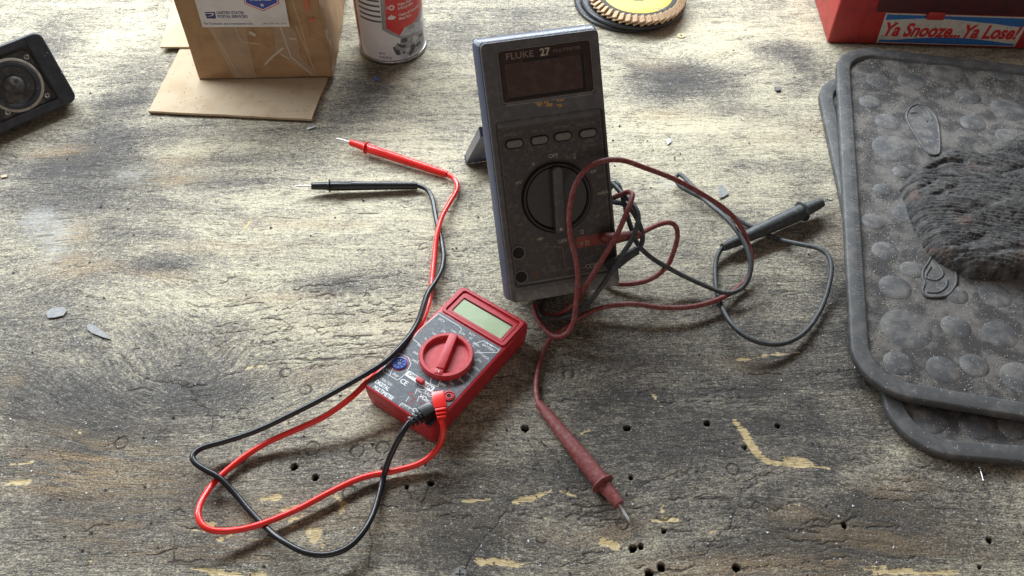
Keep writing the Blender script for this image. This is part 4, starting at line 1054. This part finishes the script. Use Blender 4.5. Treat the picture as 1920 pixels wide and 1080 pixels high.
def spray_can():
    t = thing('spray_can', 'white and red aerosol can standing right of the cardboard box', 'can', (*CC, 0))
    mk('can_body', *lathe([(3.72, .42), (CR, .50), (CR, 15.0), (3.6, 15.6), (2.4, 16.6), (1.2, 17.0)], 72), 'can_white', t, 40)
    mk('bottom_rim', *lathe([(3.3, .12), (3.55, .0), (3.84, .02), (3.90, .14), (3.90, .34), (3.82, .42), (3.72, .44)], 72), 'tin', t, 50)
    mk('valve_cap', *lathe([(1.6, 16.8), (1.6, 17.6), (1.2, 18.2), (.001, 18.4)], 32), 'can_red', t, 40)
    def dec(name, pts, m, lift, par=t, th=.006): return mk(name, *wrap(plate([tuple(c4(*q)) for q in pts], 0, th), lift), m, par)
    def rect(u0, u1, z0, z1, name, m, lift, par=t): return mk(name, *wrap(plate([(u0, z0), (u1, z0), (u1, z1), (u0, z1)], 0, .006), lift), m, par)
    a, b = c4(210, 700), c4(235, 750)
    rect(a[0] - .22, b[0] + .05, .5, 15, 'red_stripe', 'can_darkred', .004)
    e0, e1 = c4(215, 300), c4(498, 330)
    for k in range(7):
        z = c4(498, 325)[1] + k * .62
        rect(e0[0] - .1, e1[0] + .05, z - .05, z + .13, 'grey_band', 'ink_dark' if k % 1 == 0 else 'can_grey', .004)
        rect(e0[0] - .1, e1[0] + .05, z + .135, z + .2, 'grey_band', 'can_grey', .004)
    sh = dec('shield_border', [(480, -80), (515, 430), (780, 560), (960, 420), (1075, 250), (1090, -80)], 'can_grey', .008)
    rp = dec('red_panel', [(548, -80), (572, 405), (765, 512), (960, 330), (1062, 150), (1085, -80)], 'can_red', .016)
    # size of the print
    def T(s, q, size, m='label_white', par=rp, lift=.024, an=0.0, **k):
        p = c4(*q); return mk('lettering', *wrap(rot2(text_vf(s, size, thick=.006, **k), an, (p[0], p[1], 0)), lift), m, par)
    p = c4(650, 110)
    for s, q, w_ in (('Helps Stop Stalling', (735, 70), 2.9), ('& Rough Idling', (740, 125), 1.95), ('Cleans all Unpainted', (750, 220), 2.9), ('Metal Parts', (755, 275), 1.5)):
        T(s, q, .44, align='LEFT', bold=.008, fit=w_)
    mk('tyre_icon', *wrap(plate([(p[0] + .3 * math.cos(a), p[1] + .30 * math.sin(a)) for a in np.linspace(0, 2 * math.pi, 25)[:-1]], 0, .006, [[(p[0] + .17 * math.cos(a), p[1] + .17 * math.sin(a)) for a in np.linspace(0, 2 * math.pi, 17)[:-1]]]), .024), 'label_white', rp)
    for s in (-.12, 0, .12):
        mk('speed_line', *wrap(line_vf([(p[0] - .55, p[1] + s), (p[0] - .32, p[1] + s)], .05, 0, .006), .024), 'label_white', rp)
    q = c4(650, 255)
    mk('engine_icon', *wrap(plate([(q[0] - .35, q[1] - .2), (q[0] + .2, q[1] - .25), (q[0] + .32, q[1] - .1), (q[0] + .42, q[1] - .12), (q[0] + .42, q[1] + .15), (q[0] + .3, q[1] + .12), (q[0] + .2, q[1] + .22), (q[0] + .05, q[1] + .22), (q[0] + .05, q[1] + .3), (q[0] + .15, q[1] + .34), (q[0] - .15, q[1] + .34), (q[0] - .08, q[1] + .22), (q[0] - .3, q[1] + .16), (q[0] - .34, q[1]), (q[0] - .46, q[1] + .05), (q[0] - .46, q[1] - .12), (q[0] - .35, q[1] - .08)], 0, .006), .024), 'label_white', rp)
    T('NET WT', (515, 775), .34, 'ink_dark', t, .006, fit=.75, bold=.008); T('14 OZ (397 g)', (560, 835), .36, 'ink_dark', t, .006, fit=1.35, bold=.008)
    # drawing of the carburettor printed on the can
    ill = dec('printed_illustration', [(680, 690), (735, 620), (770, 640), (780, 560), (850, 480), (960, 430), (1060, 380), (1100, 420), (1118, 560), (1105, 640), (1020, 740), (930, 800), (830, 830), (760, 800), (735, 790), (690, 730)], 'ink_mid', .014)
    for pts, m in (([(765, 520), (840, 395), (960, 330), (1060, 300), (1095, 340), (1085, 430), (960, 470), (840, 520)], 'ink_light'), ([(860, 400), (930, 350), (985, 350), (975, 400), (900, 430)], 'ink_mid'), ([(880, 395), (930, 365), (965, 365), (940, 395), (900, 412)], 'ink_light'),
                   ([(665, 680), (690, 680), (720, 720), (770, 720), (765, 790), (730, 800), (700, 760)], 'ink_dark'), ([(730, 620), (800, 650), (860, 640), (850, 690), (790, 690), (740, 660)], 'ink_dark'), ([(780, 570), (850, 540), (900, 560), (860, 610), (800, 620)], 'ink_dark'),
                   ([(920, 660), (970, 630), (1000, 660), (970, 730), (920, 800), (900, 770), (930, 720)], 'ink_dark'), ([(860, 700), (910, 690), (900, 740), (850, 760)], 'ink_light'), ([(960, 520), (1010, 500), (1030, 560), (990, 620), (950, 590)], 'ink_light'), ([(1000, 640), (1060, 590), (1070, 620), (1010, 680)], 'ink_dark'),
                   ([(760, 800), (850, 760), (900, 800), (860, 850), (800, 850)], 'ink_light'), ([(820, 750), (850, 745), (845, 775), (815, 775)], 'ink_dark'), ([(1040, 500), (1090, 470), (1095, 500), (1045, 540)], 'ink_dark'), ([(870, 560), (930, 540), (940, 570), (880, 600)], 'ink_mid')):
        dec('illustration_patch', pts, m, .02 + random.uniform(0, .004), ill)
spray_can()

# ------------------------------------------------------------------ grinding discs
def discs():
    for z, c, r, lab in ((0.0, (14.2, 46.5), 6.6, 'black cutting disc at the bottom of the disc stack'), (.55, (14.7, 46.0), 6.35, 'black disc sandwiched between the flap disc and the bottom disc')):
        t = thing('cutting_disc', lab, 'disc', (*c, z))
        mk('disc_body', *lathe([(1.1, .0), (r - .15, .0), (r, .1), (r, .36), (r - .15, .5), (r - .9, .46), (r - 1.1, .40), (1.1, .40)], 80, True), 'disc_black', t, 40)
        mk('edge_groove', *lathe([(r - .5, .505), (r - .42, .53), (r - .34, .505)], 80, True), 'disc_black', t, 50)
    c = (15.1, 45.4)
    t = thing('flap_disc', 'yellow labelled flap disc with tan abrasive flaps on top of the disc stack', 'disc', (*c, 1.09))
    mk('backing_plate', *lathe([(1.1, .0), (5.4, .0), (5.5, .15), (5.3, .3), (1.1, .3)], 72, True), 'disc_black', t, 40)
    mk('glue_bed', *lathe([(4.15, .3), (4.15, .74), (4.6, .78), (4.95, .5), (5.1, .3)], 72, True), 'disc_grit', t, 50)
    fv = [(-.42, -.65, 0), (.42, -.65, .0), (.42, .6, .0), (-.42, .6, .0)]
    bm = rbox(-.74, .74, -.48, .48, -.10, .10, .04, 1)
    base = None
    n = 42
    for k in range(n):
        a = 2 * math.pi * k / n
        rad = 5.28 + random.uniform(-.05, .05)
        if base is None:
            base = mk('flap', *bm, 'flap', t); o = base
        else:
            o = base.copy(); COL.objects.link(o); o.parent = t
        o.location = Vector((rad * math.cos(a), rad * math.sin(a), .52)) * S
        o.rotation_euler = (Matrix.Rotation(a - math.pi / 2, 3, 'Z') @ Matrix.Rotation(R(24 + random.uniform(-4, 4)), 3, 'Y') @ Matrix.Rotation(R(-24), 3, 'X')).to_euler()
    lb = mk('paper_label', *lathe([(1.5, .70), (1.5, .73), (4.1, .75), (4.15, .72)], 72, True), 'disc_yellow', t, 50)
    mk('hub_ring', *lathe([(1.1, .3), (1.1, .74), (1.2, .80), (1.52, .78), (1.54, .6)], 48, True), 'alu', t, 40)
    xx = 1.2
    for k in range(14):
        w_ = random.choice((.03, .05, .08))
        mk('barcode_bar', *rot2(rbox(xx, xx + w_, -.22, .22, .755, .762, 0), 0, (0.3, -3.15, 0)), 'ink_dark', lb)
        xx += w_ + random.choice((.04, .06))
discs()

# ------------------------------------------------------------------ red tool box
def toolbox():
    t = thing('toolbox', 'red metal toolbox with a bumper sticker behind the rubber mats', 'toolbox', (36.55, 37.95, 0), rotz=R(-3.2))
    mk('body', *rbox(0, 26, 0, 18, 0.02, 8.6, .25, 3), 'tool_red', t, 40)
    mk('lid', *rbox(4.3, 26.4, -.45, 18.2, 4.45, 11, .12), 'tool_dark', t, 40)
    mk('corner_panel', *rbox(-.12, 4.2, -.12, 18.1, 5.6, 11, .15), 'tool_red', t, 40)
    mk('latch', *rbox(9.9, 11.8, -.58, -.02, 3.75, 4.7, .08), 'tool_red', t, 40)
    mk('front_rib', *rbox(3.0, 3.25, -.10, .1, .2, 5.3, .05), 'tool_red', t, 40)
    def front(vf, lift=0.0): return [(x, -.02 - lift - z, y) for x, y, z in vf[0]], [tuple(reversed(f)) for f in vf[1]]
    x0, x1, z0, z1 = 5.35, 21.4, .30, 4.15
    s = mk('bumper_sticker', *front(plate([(x0 + .2, z0), (x1 - .2, z0 + .05), (x1, z1), (12.0, z1), (11.6, z1 - .12), (10.1, z1 - .14), (9.9, z1), (x0 + .1, z1)], 0, .02)), 'sticker', t)
    top = [(x, z1 - .18) for x in np.linspace(x0 + .3, x1 - .3, 12)] + [(x, z1 - .75 - .38 * math.sin((x - x0) / (x1 - x0) * 2 * math.pi + 2.4) * .6 - (.35 if x > 18 else 0) * (x - 18) / 3) for x in np.linspace(x1 - .3, x0 + .3, 30)]
    bot = [(x, z0 + .12) for x in np.linspace(x1 - .4, x0 + .4, 12)] + [(x, z0 + .42 + .55 * math.sin(max(0, min(1, (x - x0 - 2) / 13.0)) * math.pi)) for x in np.linspace(x0 + .4, x1 - .4, 30)]
    mk('blue_band', *front(plate(top, .021, .03)), 'sticker_blue', s)
    mk('blue_band', *front(plate(bot, .021, .03)), 'sticker_blue', s)
    mk('lettering', *front(rot2(text_vf('Ya Snooze...Ya Lose!', 2.35, thick=.01, bold=.085, shear=.2, fit=15.1), R(.2), (13.35, 2.02, .031))), 'sticker_red', s)
toolbox()

# ------------------------------------------------------------------ loudspeaker on the left
def speaker():
    tau = R(64)
    ex = np.array([.742, .670, 0.0]); ex /= np.linalg.norm(ex)
    perp = np.array([-ex[1], ex[0], 0.0])
    ey = perp * math.cos(tau) + np.array([0, 0, math.sin(tau)]); ez = np.cross(ex, ey)
    P0 = at(147, 187, 1.02)
    t = thing('loudspeaker', 'black plastic car speaker panel leaning back at the left edge', 'speaker', tuple(P0), matrix=Matrix((tuple(ex), tuple(ey), tuple(ez))).transposed())
    sec = []
    for z, ins, r in ((-2.3, .25, .5), (-2.1, .08, .7), (-.9, 0, .8), (-.45, .02, .8)):
        sec.append([(x, y, z) for x, y in rrect(-17 + ins, -ins, ins * .3, 7.6 - ins, r, 6)])
    mk('housing', *loft(sec, True, True), 'spk', t, 40)
    well = rrect(-16, -1.78, .95, 6.75, .12, 6)
    mk('front_frame', *plate(rrect(-17, 0, 0, 7.6, .8, 6), -.46, 0, [well], .17, 3), 'spk', t, 40)
    mk('end_cap_seam', *rbox(-1.70, -1.62, .25, 7.4, -.1, .012, 0), 'hole', t)
    mk('well_floor', *plate(rrect(-16.1, -1.7, .85, 6.85, .12, 6), -.448, -.40), 'spk_dust', t)
    cx, cy = -4.75, 3.70
    hole_ = [(cx + 2.45 * math.cos(a), cy + 2.45 * math.sin(a)) for a in np.linspace(0, 2 * math.pi, 49)[:-1]]
    dr = mk('driver_basket', *plate(rrect(cx - 2.95, cx + 2.85, cy - 2.65, cy + 2.85, .9, 6), -.40, -.22, [hole_], .04), 'spk_dust', t, 40)
    cen = lambda vf: xf(vf, None, (cx, cy, 0))
    mk('gasket_ring', *cen(lathe([(2.72, -.24), (2.72, -.08), (2.66, -.03), (2.46, -.03), (2.40, -.12)], 64, True)), 'spk_ring', dr, 40)
    mk('surround', *cen(lathe([(2.44, -.14), (2.32, -.02), (2.14, .02), (1.96, -.06), (1.86, -.24)], 64, True)), 'spk', dr, 60)
    mk('cone', *cen(lathe([(1.90, -.20), (1.5, -.30), (1.1, -.385), (.01, -.39)], 64, True)), 'spk_cone', dr, 60)
    v, f = lathe([(1.0, -.38), (.96, -.16), (.84, .04), (.64, .19), (.4, .28), (.18, .32), (.001, .33)], 40)
    v = [(x, y, z - .20 * math.exp(-((x - .15) ** 2 + (y - .25) ** 2) / .05) - .10 * math.exp(-((x + .25) ** 2 + (y + .1) ** 2) / .06)) for x, y, z in v]
    mk('dust_cap', *cen((v, f)), 'spk_dust', dr, 60)
    for px, py in ((50, 107), (89, 179), (15, 211)):
        d = ray(px, py); o_ = np.asarray(P0); q = EYE + d * (((o_ - EYE) @ ez) / (d @ ez)) - o_
        sx, sy = q @ ex, q @ ey
        w_ = mk('screw', *xf(lathe([(.27, -.22), (.27, -.12), (.19, -.05), (.001, -.03)], 18), None, (sx, sy, 0)), 'tin', dr, 40)
        mk('screw_slot', *join(rbox(sx - .16, sx + .16, sy - .035, sy + .035, -.05, -.02, 0), rbox(sx - .035, sx + .035, sy - .16, sy + .16, -.05, -.0195, 0)), 'hole', w_)
    mk('rear_bracket', *rbox(-12, -2, 4.5, 5.3, -8.6, -2.25, .1), 'spk', t, 40)
speaker()

# ------------------------------------------------------------------ rubber mats
def mat_frame(c, rot):
    cs, sn = math.cos(rot), math.sin(rot)
    def loc(px, py, z):
        q = at(px, py, z)[:2] - np.array(c)
        return np.array([q[0] * cs + q[1] * sn, -q[0] * sn + q[1] * cs])
    return loc
def rubber_mat(c, rot, z0, label, discs_px, emblems, W_=34.0, L_=47.7, marks=True):
    """c is the lower left corner (before rounding)"""
    t = thing('rubber_mat', label, 'mat', (c[0], c[1], z0), rotz=rot, group='stacked rubber mats')
    loc = mat_frame(c, rot)
    outer = rrect(0, W_, 0, L_, 4.6, 14); inner = rrect(1.55, W_ - 1.55, 1.55, L_ - 1.55, 3.2, 14)
    mk('base_sheet', *plate(rrect(.5, W_ - .5, .5, L_ - .5, 4.3, 14), .02, .42), 'rubber', t)
    n = len(outer)
    def ring(o_, k, z): 
        return [(x, y, z) for x, y in rrect(k, W_ - k, k, L_ - k, max(4.6 - k * .92, .5), 14)]
    secs = [ring(0, .12, 0), ring(0, 0, .12), ring(0, 0, .64), ring(0, .06, .74), ring(0, .20, .78), ring(0, 1.26, .78), ring(0, 1.40, .74), ring(0, 1.46, .64), ring(0, 1.56, .40)]
    mk('rim', *loft(secs, False, False), 'rubber_rim', t, 50)
    for (px, py, rp) in discs_px:
        p = loc(px, py, z0 + .5)
        r = rp * abs(at(px + 1, py, z0 + .5)[0] - at(px, py, z0 + .5)[0])
        r *= 1.08; hh = .11 + .04 * random.random()
        v, f = lathe([(r * 1.02, .40), (r * .98, .43), (r * .92, .41 + hh * .35), (r * .80, .41 + hh * .62), (r * .6, .41 + hh * .84), (r * .3, .41 + hh * .97), (.001, .41 + hh)], 28)
        mk('raised_disc', *xf((v, f), None, (p[0], p[1], 0)), 'rubber_disc', t, 70)
    for lines in emblems:
        e = None
        for pts in lines:
            P = spline([np.array([*loc(px, py, z0 + .5), .47]) for px, py in pts], 5)
            o = mk('leaf_emblem' if e is None else 'leaf_vein', *tube(P, .12, 8), 'rubber_rim', t if e is None else e, 60)
            if e is None:
                e = o
                fill = [tuple(loc(px, py, z0 + .5)) for px, py in pts]
                mk('leaf_blade', *plate(fill, .415, .50), 'rubber_disc', e)
    if marks:
        parts = []; y = L_ - 8
        while y > 9:
            w_ = random.uniform(.12, .3)
            if random.random() > .12: parts.append(rbox(1.05 - .15, 1.05 + random.uniform(.05, .16), y, y + w_ * .6, .77, .805, 0))
            y -= w_ + random.uniform(.05, .12)
        mk('embossed_marks', *join(*parts), 'rubber_rim', t)
    return t

UP = [(1646,150,20),(1710,151,24),(1778,135,30),(1875,135,22),(1632,190,19),(1665,227,22),(1815,180,22),(1891,205,30),(1825,230,22),(1674,277,35),(1891,255,22),(1655,355,16),(1691,321,16),
      (1638,414,20),(1700,400,24),(1660,470,23),(1710,505,20),(1679,538,28),(1792,551,22),(1867,552,28),(1700,616,44),(1793,612,26),(1876,626,30),(1685,680,26),(1769,692,29),(1828,684,25),(1914,708,34),(1770,330,26),(1850,360,30)]
LEAF1 = [[(1712,198),(1704,205),(1700,222),(1715,250),(1738,285),(1755,290),(1762,280),(1760,240),(1752,215),(1735,200),(1720,196),(1712,198)], [(1706,212),(1722,212),(1738,228)], [(1722,199),(1738,207),(1748,225)]]
LEAF2 = [[(1752,470),(1742,490),(1732,505),(1730,520),(1734,530),(1730,545),(1738,556),(1755,557),(1770,555),(1782,548),(1793,530),(1792,510),(1788,500)], [(1737,522),(1755,525),(1768,515),(1762,500),(1752,490)], [(1738,548),(1758,548),(1773,538),(1776,525)], [(1745,500),(1736,515),(1737,522)]]
rubber_mat((28.9, -16.3), R(-5.4), 0.0, 'lower dusty black rubber mat sticking out beneath the upper one', [(1744,787,28),(1830,797,29),(1900,800,26),(1576,300,10)], [], marks=False)
rubber_mat((26.75, -11.2), R(-11.8), .86, 'upper dusty black rubber mat with raised discs, under the grey knit glove', UP, [LEAF1, LEAF2])

# ------------------------------------------------------------------ knit glove on the mat
def wool_mat():
    m = bpy.data.materials.new('grimy_wool')
    nt, N, L, B = nodes_of(m)
    a = N.new('ShaderNodeAttribute'); a.attribute_name = 'crest'
    co = objco(nt)
    f1 = noise(nt, co, 320, 4, 0.7); f2 = noise(nt, co, 900, 3, 0.7); f3 = noise(nt, co, 40, 4, 0.6)
    k = math_(nt, 'ADD', a.outputs['Fac'], math_(nt, 'MULTIPLY_ADD', f1, 1.1, -.55))
    c = mix(nt, step(nt, k, -0.2, 1.2), (0.036, 0.036, 0.038), (0.155, 0.148, 0.142))
    c = mix(nt, math_(nt, 'MULTIPLY', step(nt, f3, .58, .7), .35), c, (0.24, 0.15, 0.11))
    c = mix(nt, step(nt, f2, .64, .70), c, (0.36, 0.34, 0.31))
    L.new(c, B.inputs['Base Color']); B.inputs['Roughness'].default_value = 0.95; B.inputs['Specular IOR Level'].default_value = 0.1
    h = math_(nt, 'ADD', f1, math_(nt, 'MULTIPLY', f2, .6))
    L.new(bump(nt, h, .16 * S), B.inputs['Normal'])
    return m
MT['wool'] = wool_mat()
def glove():
    z0 = 1.29
    px = [(1690,356),(1698,344),(1720,326),(1745,310),(1772,290),(1800,296),(1830,303),(1858,292),(1885,272),(1930,252),(2000,250),(2060,300),(2080,420),(2040,500),(1960,522),(1900,522),(1850,524),(1815,520),(1785,508),(1755,490),(1735,468),(1718,440),(1706,408),(1697,380)]
    P = np.array([at2(x, y, z0) for x, y in px])
    c = P.mean(0); o = (c[0], c[1], z0)
    P = P - c
    lo, hi = P.min(0), P.max(0)
    st = .115
    xs = np.arange(lo[0] - .1, hi[0] + .2, st); ys = np.arange(lo[1] - .1, hi[1] + .2, st)
    X, Y = np.meshgrid(xs, ys); x, y = X.ravel(), Y.ravel()
    d = np.full_like(x, 1e9); inside = np.zeros(len(x), bool)
    for a, b in zip(P, np.roll(P, -1, 0)):
        dd, _ = seg_dist(x, y, a, b); d = np.minimum(d, dd)
        cond = ((a[1] > y) != (b[1] > y)) & (x < (b[0] - a[0]) * (y - a[1]) / (b[1] - a[1] + 1e-12) + a[0])
        inside ^= cond
    sd = np.where(inside, d, -d)
    sd = sd + .7 * (fbm(x * .7, y * .9, 4) - .5)
    k = np.clip(sd / 1.25, 0, 1)
    z = 1.55 * np.sqrt(np.clip(1 - (1 - k) ** 2, 0, 1))
    z = z + np.clip(sd / 3, 0, 1) * (1.3 * (fbm(x * .10 + 4, y * .24 + 2, 3) - .35))
    q = y + .18 * x + 1.6 * (fbm(x * .12, y * .12, 2) - .5) + .012 * (x + 3) ** 2
    z += np.clip(sd / .5, 0, 1) * (.30 * (np.abs(fbm(x * .13 + 9, q * .7, 3) - .5) * -2 + .5))
    z += np.clip(sd / .35, 0, 1) * (.045 * np.sin(q * 2 * math.pi / .36 + 9 * fbm(x * .4, y * .4, 3)) * (.3 + 1.4 * fbm(x * .5, y * .5, 2)) + .20 * (fbm(x * 1.2, q * 2.8, 4) - .5) + .12 * (fbm(x * 3, y * 3, 2) - .5))
    for pl, dep, wd in (([(1742, 320), (1772, 306), (1802, 309)], .4, .3), ([(1750, 374), (1795, 357)], .18, .3), ([(1835, 312), (1872, 330), (1920, 318)], .25, .35), ([(1775, 470), (1840, 452)], .22, .3), ([(1800, 410), (1870, 385)], .2, .4), ([(1850, 480), (1920, 470)], .22, .3), ([(1722, 360), (1750, 346)], .25, .25)):
        Q_ = [at2(u, v_, 2.4) - c for u, v_ in pl]
        for A_, B_ in zip(Q_[:-1], Q_[1:]):
            dd, _ = seg_dist(x, y + .3 * (fbm(x * .9, y * .9, 2) - .5), A_, B_)
            z = z - dep * np.exp(-(dd / wd) ** 2)
    rib = .5 + .5 * np.sin(q * 2 * math.pi / .34 + 5 * fbm(x * .35, y * .35, 3))
    z += np.clip(sd / .35, 0, 1) * .07 * (rib - .5) * (.35 + 1.3 * fbm(x * .4 + 7, y * .6, 2))
    crest = np.clip(.25 + .35 * rib + 1.3 * (fbm(x * 1.3, q * 2.2, 4) - .5) + .8 * (fbm(x * 4, y * 4, 2) - .5), 0, 1)
    z = np.where(sd > 0, np.maximum(z, .02), 0)
    nx = len(xs); ny = len(ys)
    I = (np.arange(ny - 1)[:, None] * nx + np.arange(nx - 1)[None]).ravel()
    Q = np.stack([I, I + 1, I + nx + 1, I + nx], 1)
    Q = Q[(sd[Q] > -.01).any(1)]
    use = np.unique(Q); rm = -np.ones(len(x), int); rm[use] = np.arange(len(use))
    v = np.stack([x, y, z], 1)[use]
    g = mk('knit_glove', v, [tuple(q) for q in rm[Q]], 'wool', None, 180, origin=o)
    ca = g.data.attributes.new('crest', 'FLOAT', 'POINT'); ca.data.foreach_set('value', crest[use].astype(np.float32))
    nn = 9000; V = []; F_ = []
    pick = RNG.choice(np.where(sd > .15)[0], nn)
    for k_, i in enumerate(pick):
        a = random.gauss(-.1, .55); L_ = random.uniform(.08, .34); w_ = random.uniform(.008, .018)
        dx, dy = math.cos(a) * L_ / 2, math.sin(a) * L_ / 2
        p = np.array([x[i] + random.uniform(-.06, .06), y[i] + random.uniform(-.06, .06), z[i] + .015])
        up = random.uniform(.0, .10)
        V += [(p[0] - dx, p[1] - dy - w_, p[2]), (p[0] - dx, p[1] - dy + w_, p[2] + .01), (p[0], p[1] + w_, p[2] + .05), (p[0], p[1] - w_, p[2] + .04), (p[0] + dx, p[1] + dy, p[2] + up)]
        b_ = k_ * 5; F_ += [(b_, b_ + 3, b_ + 2, b_ + 1), (b_ + 3, b_ + 4, b_ + 2)]
    fz = mk('yarn_fuzz', V, F_, 'fuzz', g); fz['kind'] = 'stuff'
    tag(g, 'crumpled grimy dark grey ribbed knit glove lying on the upper rubber mat', 'glove')
    return g
glove()

# ------------------------------------------------------------------ small things on the bench
def screw(px, py, m, label, r=.42):
    p = at(px, py, 0)
    t = thing('screw', label, 'screw', (p[0], p[1], -.05), group='screws driven into the bench')
    mk('head', *lathe([(r * .7, -.15), (r, .06), (r * .96, .10), (.001, .11)], 24), m, t, 40)
    mk('cross_slot', *join(rbox(-r * .6, r * .6, -.05, .05, .10, .118, 0), rbox(-.05, .05, -r * .6, r * .6, .10, .1185, 0)), 'hole', t)
screw(1277, 67, 'brass', 'brass cross head screw sunk in the bench near the grinding discs', .45)
screw(862, 1077, 'tin', 'silver cross head screw sunk in the bench at the bottom edge', .5)

def blade(name, pts, m, label, cat, th=.06, group=None, lift=.01):
    P = [at2(*q) for q in pts]; c = np.mean(P, 0)
    o = mk(name, *plate([tuple(p - c) for p in P], 0, th, (), .02), m, None, 50, origin=(c[0], c[1], lift))
    return tag(o, label, cat, group)
blade('metal_shaving', [(86, 588), (92, 581), (108, 576), (120, 576), (126, 582), (120, 592), (104, 596), (90, 597)], 'alu', 'oval grey metal sliver near the left edge of the bench', 'metal scrap')
blade('metal_shaving', [(163, 612), (168, 607), (180, 612), (196, 624), (208, 634), (206, 637), (190, 632), (172, 625), (164, 618)], 'alu', 'long pointed grey metal sliver below the oval one', 'metal scrap')
blade('metal_shaving', [(1347, 349), (1352, 347), (1362, 357), (1366, 364), (1357, 370), (1349, 372), (1348, 360)], 'alu', 'crumpled pale foil scrap right of the large multimeter', 'metal scrap')
blade('metal_shaving', [(575, 241), (592, 236), (591, 239), (576, 244)], 'foil', 'thin bright metal strip just below the tan cardboard sheet', 'metal scrap')
blade('wood_splinter', [(1, 330), (13, 328), (14, 332), (3, 334)], 'card_sheet', 'tiny yellow wood splinter at the left edge below the speaker', 'splinter')
blade('rubber_crumb', [(1452, 165), (1463, 165), (1464, 171), (1455, 172)], 'disc_black', 'small black rubber crumb on the pale wood left of the mats', 'crumb', .15)
blade('paint_chip', [(1247, 262), (1256, 259), (1259, 266), (1252, 272)], 'foil', 'small shiny chip on pale wood above the red looped lead', 'chip')
blade('paint_chip', [(700, 147), (708, 145), (711, 151), (704, 152)], 'blue_socket', 'small blue paint chip in front of the spray can', 'chip')
def nail():
    a, b = at(1838, 880, .1), at(1844, 902, .25)
    v1 = tube(np.array([a, b]), .07, 10); d = (b - a) / np.linalg.norm(b - a)
    v2 = tube(np.array([a, a - d * .1]), .2, 14)
    o = mk('nail', *sub(join(v1, v2), (a[0], a[1], 0)), 'tin', None, 50, origin=(a[0], a[1], 0))
    tag(o, 'short steel nail lying in front of the lower rubber mat', 'nail')
nail()
def lid():
    c = at(985, -22, 0)
    t = thing('jar_lid', 'dark olive metal lid cut off by the top edge above the large multimeter', 'lid', (c[0], c[1], 0))
    mk('lid_body', *lathe([(1.75, .0), (1.85, .05), (1.85, .55), (1.7, .65), (1.5, .62), (.001, .58)], 40), 'olive', t, 40)
    mk('lid_bead', *lathe([(1.84, .2), (1.90, .26), (1.84, .32)], 40, True), 'olive', t, 60)
lid()

# ------------------------------------------------------------------ loose grit
def grit(name, label, n, sampler, m, smin, smax, flat=.5):
    V = np.zeros((n * 5, 3)); F_ = []
    tet = np.array([(1, 0, 0), (-.5, .87, 0), (-.5, -.87, 0), (.1, 0, 1), (0, 0, 0)])
    for k in range(n):
        x, y, z = sampler()
        s = smin + (smax - smin) * random.random() ** 3
        a = random.uniform(0, 6.28); c, sn = math.cos(a), math.sin(a); el = random.uniform(.5, 1.6)
        for j in range(4):
            p = tet[j] * s; p = (p[0] * el, p[1], p[2] * flat)
            V[k * 4 + j] = (x + p[0] * c - p[1] * sn, y + p[0] * sn + p[1] * c, z + p[2])
        b = k * 4
        F_ += [(b, b + 1, b + 3), (b + 1, b + 2, b + 3), (b + 2, b, b + 3)]
    o = mk(name, V[:n * 4], F_, m)
    tag(o, label, 'grit', kind='stuff')
def on_bench():
    px, py = random.uniform(-60, 1980), random.uniform(-30, 1120)
    p = at(px, py, 0); return p[0], p[1], -.03
def on_mat():
    # drifts along the rim, thinner in the middle
    while True:
        u, v = random.uniform(1.7, 31), random.uniform(1.7, 46)
        e = min(u - 1.6, v - 1.6, 46.1 - v)
        if random.random() < .25 + .75 * math.exp(-e / 2.2) : break
    c, s = math.cos(R(-11.8)), math.sin(R(-11.8))
    return 26.75 + u * c - v * s, -11.2 + u * s + v * c, .86 + .415
grit('filings', 'fine bright metal filings scattered over the bench', 900, on_bench, 'fleck', .025, .10, .3)
grit('dark_crumbs', 'fine dark crumbs scattered over the bench', 700, on_bench, 'ink_dark', .03, .16, .7)
grit('sand', 'fine sandy grit lying on the upper rubber mat', 9000, on_mat, 'grit', .03, .12, .8)
